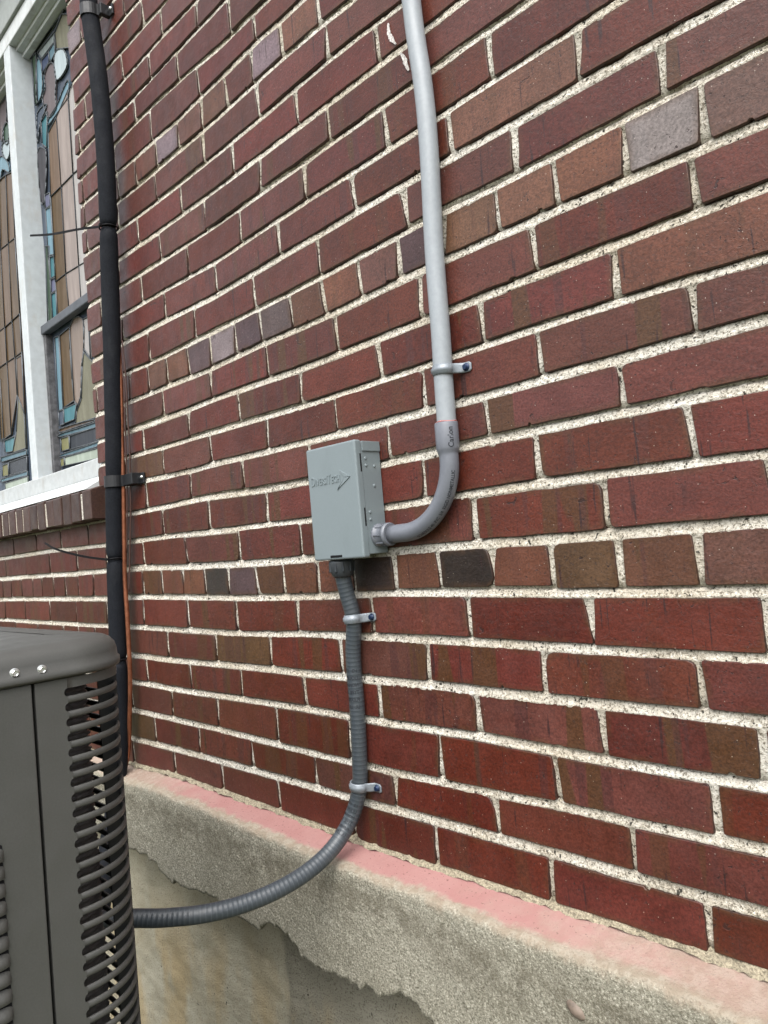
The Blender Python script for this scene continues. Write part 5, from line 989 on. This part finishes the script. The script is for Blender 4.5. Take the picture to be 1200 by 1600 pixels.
while zz > ZBOT + 0.08:
    for nm, mm in (('louver', lm), ('louver_opening_shade', dmn)):
        o = bpy.data.objects.new(nm, mm); C.objects.link(o); o.parent = panel; o.location = Vector((XF, 0, zz)) - PW(panel)
    zz -= PIT
# corner panel: flat strip, upper and lower bands, rounded bars between the slots
YSL = -0.5375; SP = 0.01760; SZ0 = 0.3843; NS = 60
cornerV = []; cornerF = []
bm = bmesh.new()
def strip(pts, z0, z1, th=0.0012):
    ring = []
    for (x, y) in pts: ring.append([bm.verts.new((x, y, z0)), bm.verts.new((x, y, z1))])
    for i in range(len(ring) - 1): bm.faces.new((ring[i][0], ring[i + 1][0], ring[i + 1][1], ring[i][1])).smooth = True
SH = 0.0098                                  # slot height
zs_ = [SZ0 - SP * i for i in range(NS) if SZ0 - SP * i > ZBOT + 0.06]
zlast = zs_[-1] - SP
# flat strip with rounded slot ends: column of quads up to the slot ends, then fillets
top, botm = ZTOP - 0.002, ZBOT + 0.03
poly = [(XF, YS + 0.0018, botm), (XF, YS + 0.0018, top)]
bnd = [(YSL, top)]
for zc0 in zs_:
    bnd.append((YSL, zc0 + SH / 2))
    for k in range(1, 8):
        a = math.pi / 2 + math.pi * k / 8; bnd.append((YSL + (SH / 2) * math.cos(a) * 0.8, zc0 + SH / 2 * math.sin(a)))
    bnd.append((YSL, zc0 - SH / 2))
bnd.append((YSL, botm))
for i in range(len(bnd) - 1):
    (ya, za), (yb, zb) = bnd[i], bnd[i + 1]
    if abs(za - zb) < 1e-7: continue
    v = [bm.verts.new(p) for p in ((XF, YS + 0.0018, zb), (XF, yb, zb), (XF, ya, za), (XF, YS + 0.0018, za))]
    try: bm.faces.new(v)
    except Exception: pass
    v2 = [bm.verts.new(p) for p in ((XF, ya, za), (XF, yb, zb), (XF - 0.0015, yb, zb), (XF - 0.0015, ya, za))]
    bm.faces.new(v2)
v = [bm.verts.new(p) for p in ((XF, YS + 0.0018, botm), (XF, YS + 0.0018, top), (XF - 0.02, YS + 0.0018, top), (XF - 0.02, YS + 0.0018, botm))]; bm.faces.new(v)
strip(outline(0.0, YSL, 0.50), SZ0 + SH / 2, top)
strip(outline(0.0, YSL, 0.50), botm, zs_[-1] - SH / 2)
bmesh.ops.remove_doubles(bm, verts=bm.verts, dist=1e-6)
bmesh.ops.recalc_face_normals(bm, faces=bm.faces)
corner = link('corner_panel', bm_mesh('corner_panel', bm), M_AC, ac)
# bar: rounded section swept along the plan outline
BH = SP - SH
bm = bmesh.new(); pth = outline(0.0, YSL - 0.004, 0.50, 20); pth.insert(1, (XF, YSL + 0.0005)); pth.insert(2, (XF, YSL + 0.006)); nb = 12
rings = []
for i, (x, y) in enumerate(pth):
    a_, b_ = pth[max(0, i - 1)], pth[min(len(pth) - 1, i + 1)]
    tx, ty = b_[0] - a_[0], b_[1] - a_[1]; L = math.hypot(tx, ty); nx_, ny_ = ty / L, -tx / L
    bul = (0.3, 0.8, 1.0)[min(i, 2)]; sink = (0.0022, 0.0014, 0.0012)[min(i, 2)]
    ring = []
    for k in range(nb):
        a = 2 * math.pi * k / nb
        o_ = math.cos(a) * 0.0024 - 0.0027; ring.append(bm.verts.new((x + nx_ * o_, y + ny_ * o_, math.sin(a) * BH * 0.5 * 1.06)))
    rings.append(ring)
for i in range(len(rings) - 1):
    for k in range(nb): bm.faces.new((rings[i][k], rings[i][(k + 1) % nb], rings[i + 1][(k + 1) % nb], rings[i + 1][k])).smooth = True
bmesh.ops.recalc_face_normals(bm, faces=bm.faces)
barm = bm_mesh('louver_bar', bm); barm.materials.append(M_AC)
for z in zs_[:-1]:
    o = bpy.data.objects.new('louver_bar', barm); C.objects.link(o); o.parent = corner; o.location = Vector((0, 0, z - SP / 2)) - PW(corner)
# coil behind the slots: dark fins with ridges, ending short of the corner
bm = bmesh.new()
cp = []
rcoil = 0.058
for yy in np.linspace(-1.05, -0.555, 6): cp.append((XF - 0.026, yy))
for k in range(0, 9):
    a = math.radians(70) * k / 8; cp.append((XF - 0.026 - rcoil + rcoil * math.cos(a), -0.545 + rcoil * math.sin(a)))
zc2 = np.arange(ZBOT + 0.05, ZTOP - 0.002, 0.0022)
prevr = None
for j_, z in enumerate(zc2):
    rj = []
    for i, (x, y) in enumerate(cp):
        a_, b_ = cp[max(0, i - 1)], cp[min(len(cp) - 1, i + 1)]; tx, ty = b_[0] - a_[0], b_[1] - a_[1]; L = math.hypot(tx, ty)
        w = 0.0030 * math.sin(2 * math.pi * (z + 0.10 * math.hypot(max(0, y + 0.56), 0)) / 0.0065); rj.append(bm.verts.new((x + ty / L * w, y - tx / L * w, z)))
    if prevr:
        for i in range(len(rj) - 1): bm.faces.new((prevr[i], prevr[i + 1], rj[i + 1], rj[i])).smooth = True
    prevr = rj
link('coil', bm_mesh('coil', bm), M_ACIN, ac)
bm = bmesh.new()
box(bm, XL_ + 0.10, XF - 0.085, YN + 0.12, -0.565, ZBOT + 0.02, ZTOP - 0.001)          # dark interior core
link('inner_core', bm_mesh('inner_core', bm), M_SLOT, ac)
bm = bmesh.new(); box(bm, 0.7385, 0.7415, -0.4765, -0.4515, ZBOT + 0.02, ZTOP - 0.001); box(bm, 0.722, 0.7384, -0.4530, -0.4505, ZBOT + 0.02, ZTOP - 0.001)
link('corner_post', bm_mesh('corner_post', bm), M_BLACK, ac)
# remaining cabinet sides, base pan, feet
bm = bmesh.new()
box(bm, XL_, XL_ + 0.002, YN + RC, YC, ZBOT + 0.03, ZTOP - 0.002); box(bm, XL_ + RC, XF - RC, YN, YN + 0.002, ZBOT + 0.03, ZTOP - 0.002); box(bm, XL_ + RC, 0.499, YB - 0.002, YB, ZBOT + 0.03, ZTOP - 0.002)
strip([(XF - RC + RC * math.cos(a), YN + RC + RC * math.sin(a)) for a in np.linspace(-math.pi / 2, 0, 10)] + [(XF, YN + RC + 0.058)], ZBOT + 0.03, ZTOP - 0.002)
strip([(XL_ + RC + RC * math.cos(a), YN + RC + RC * math.sin(a)) for a in np.linspace(math.pi, 1.5 * math.pi, 10)], ZBOT + 0.03, ZTOP - 0.002)
strip([(XL_ + RC + RC * math.cos(a), YC + RC * math.sin(a)) for a in np.linspace(math.pi / 2, math.pi, 10)], ZBOT + 0.03, ZTOP - 0.002)
link('cabinet', bm_mesh('cabinet', bm), M_AC, ac)
bm = bmesh.new(); prev = None
for off, z in ((0.0, ZBOT), (0.006, ZBOT + 0.004), (0.006, ZBOT + 0.029)):
    ring = [bm.verts.new((x, y, z)) for x, y in full_outline(off)]
    if prev:
        for i in range(len(ring)): bm.faces.new((prev[i], prev[(i + 1) % len(ring)], ring[(i + 1) % len(ring)], ring[i]))
    else: bm.faces.new(list(reversed(ring)))
    prev = ring
bm.faces.new(prev); link('base_pan', bm_mesh('base_pan', bm), M_AC, ac)
for y, z in ((-0.5949, 0.4175), (-0.5655, 0.4160)):
    bm = bmesh.new(); o0 = (XF + 0.0016, y, z)
    lathe(bm, [(0, 0.0057), (0.0009, 0.0057), (0.0013, 0.0045)], o0, (1, 0, 0), 20)
    lathe(bm, [(0.001, 0.0039), (0.0038, 0.0038), (0.0044, 0.0032), (0.0038, 0.0020)], o0, (1, 0.0, 0.0), 6)
    for f in bm.faces: f.smooth = False
    link('screw', bm_mesh('screw', bm), M_SCREW, ac)
bm = bmesh.new(); box(bm, -0.02, 0.88, -1.26, -0.36, -0.80, -0.7005, 0.012)
tag(link('equipment_pad', bm_mesh('equipment_pad', bm), M_PAD), 'grey concrete pad under the air conditioner', 'pad')
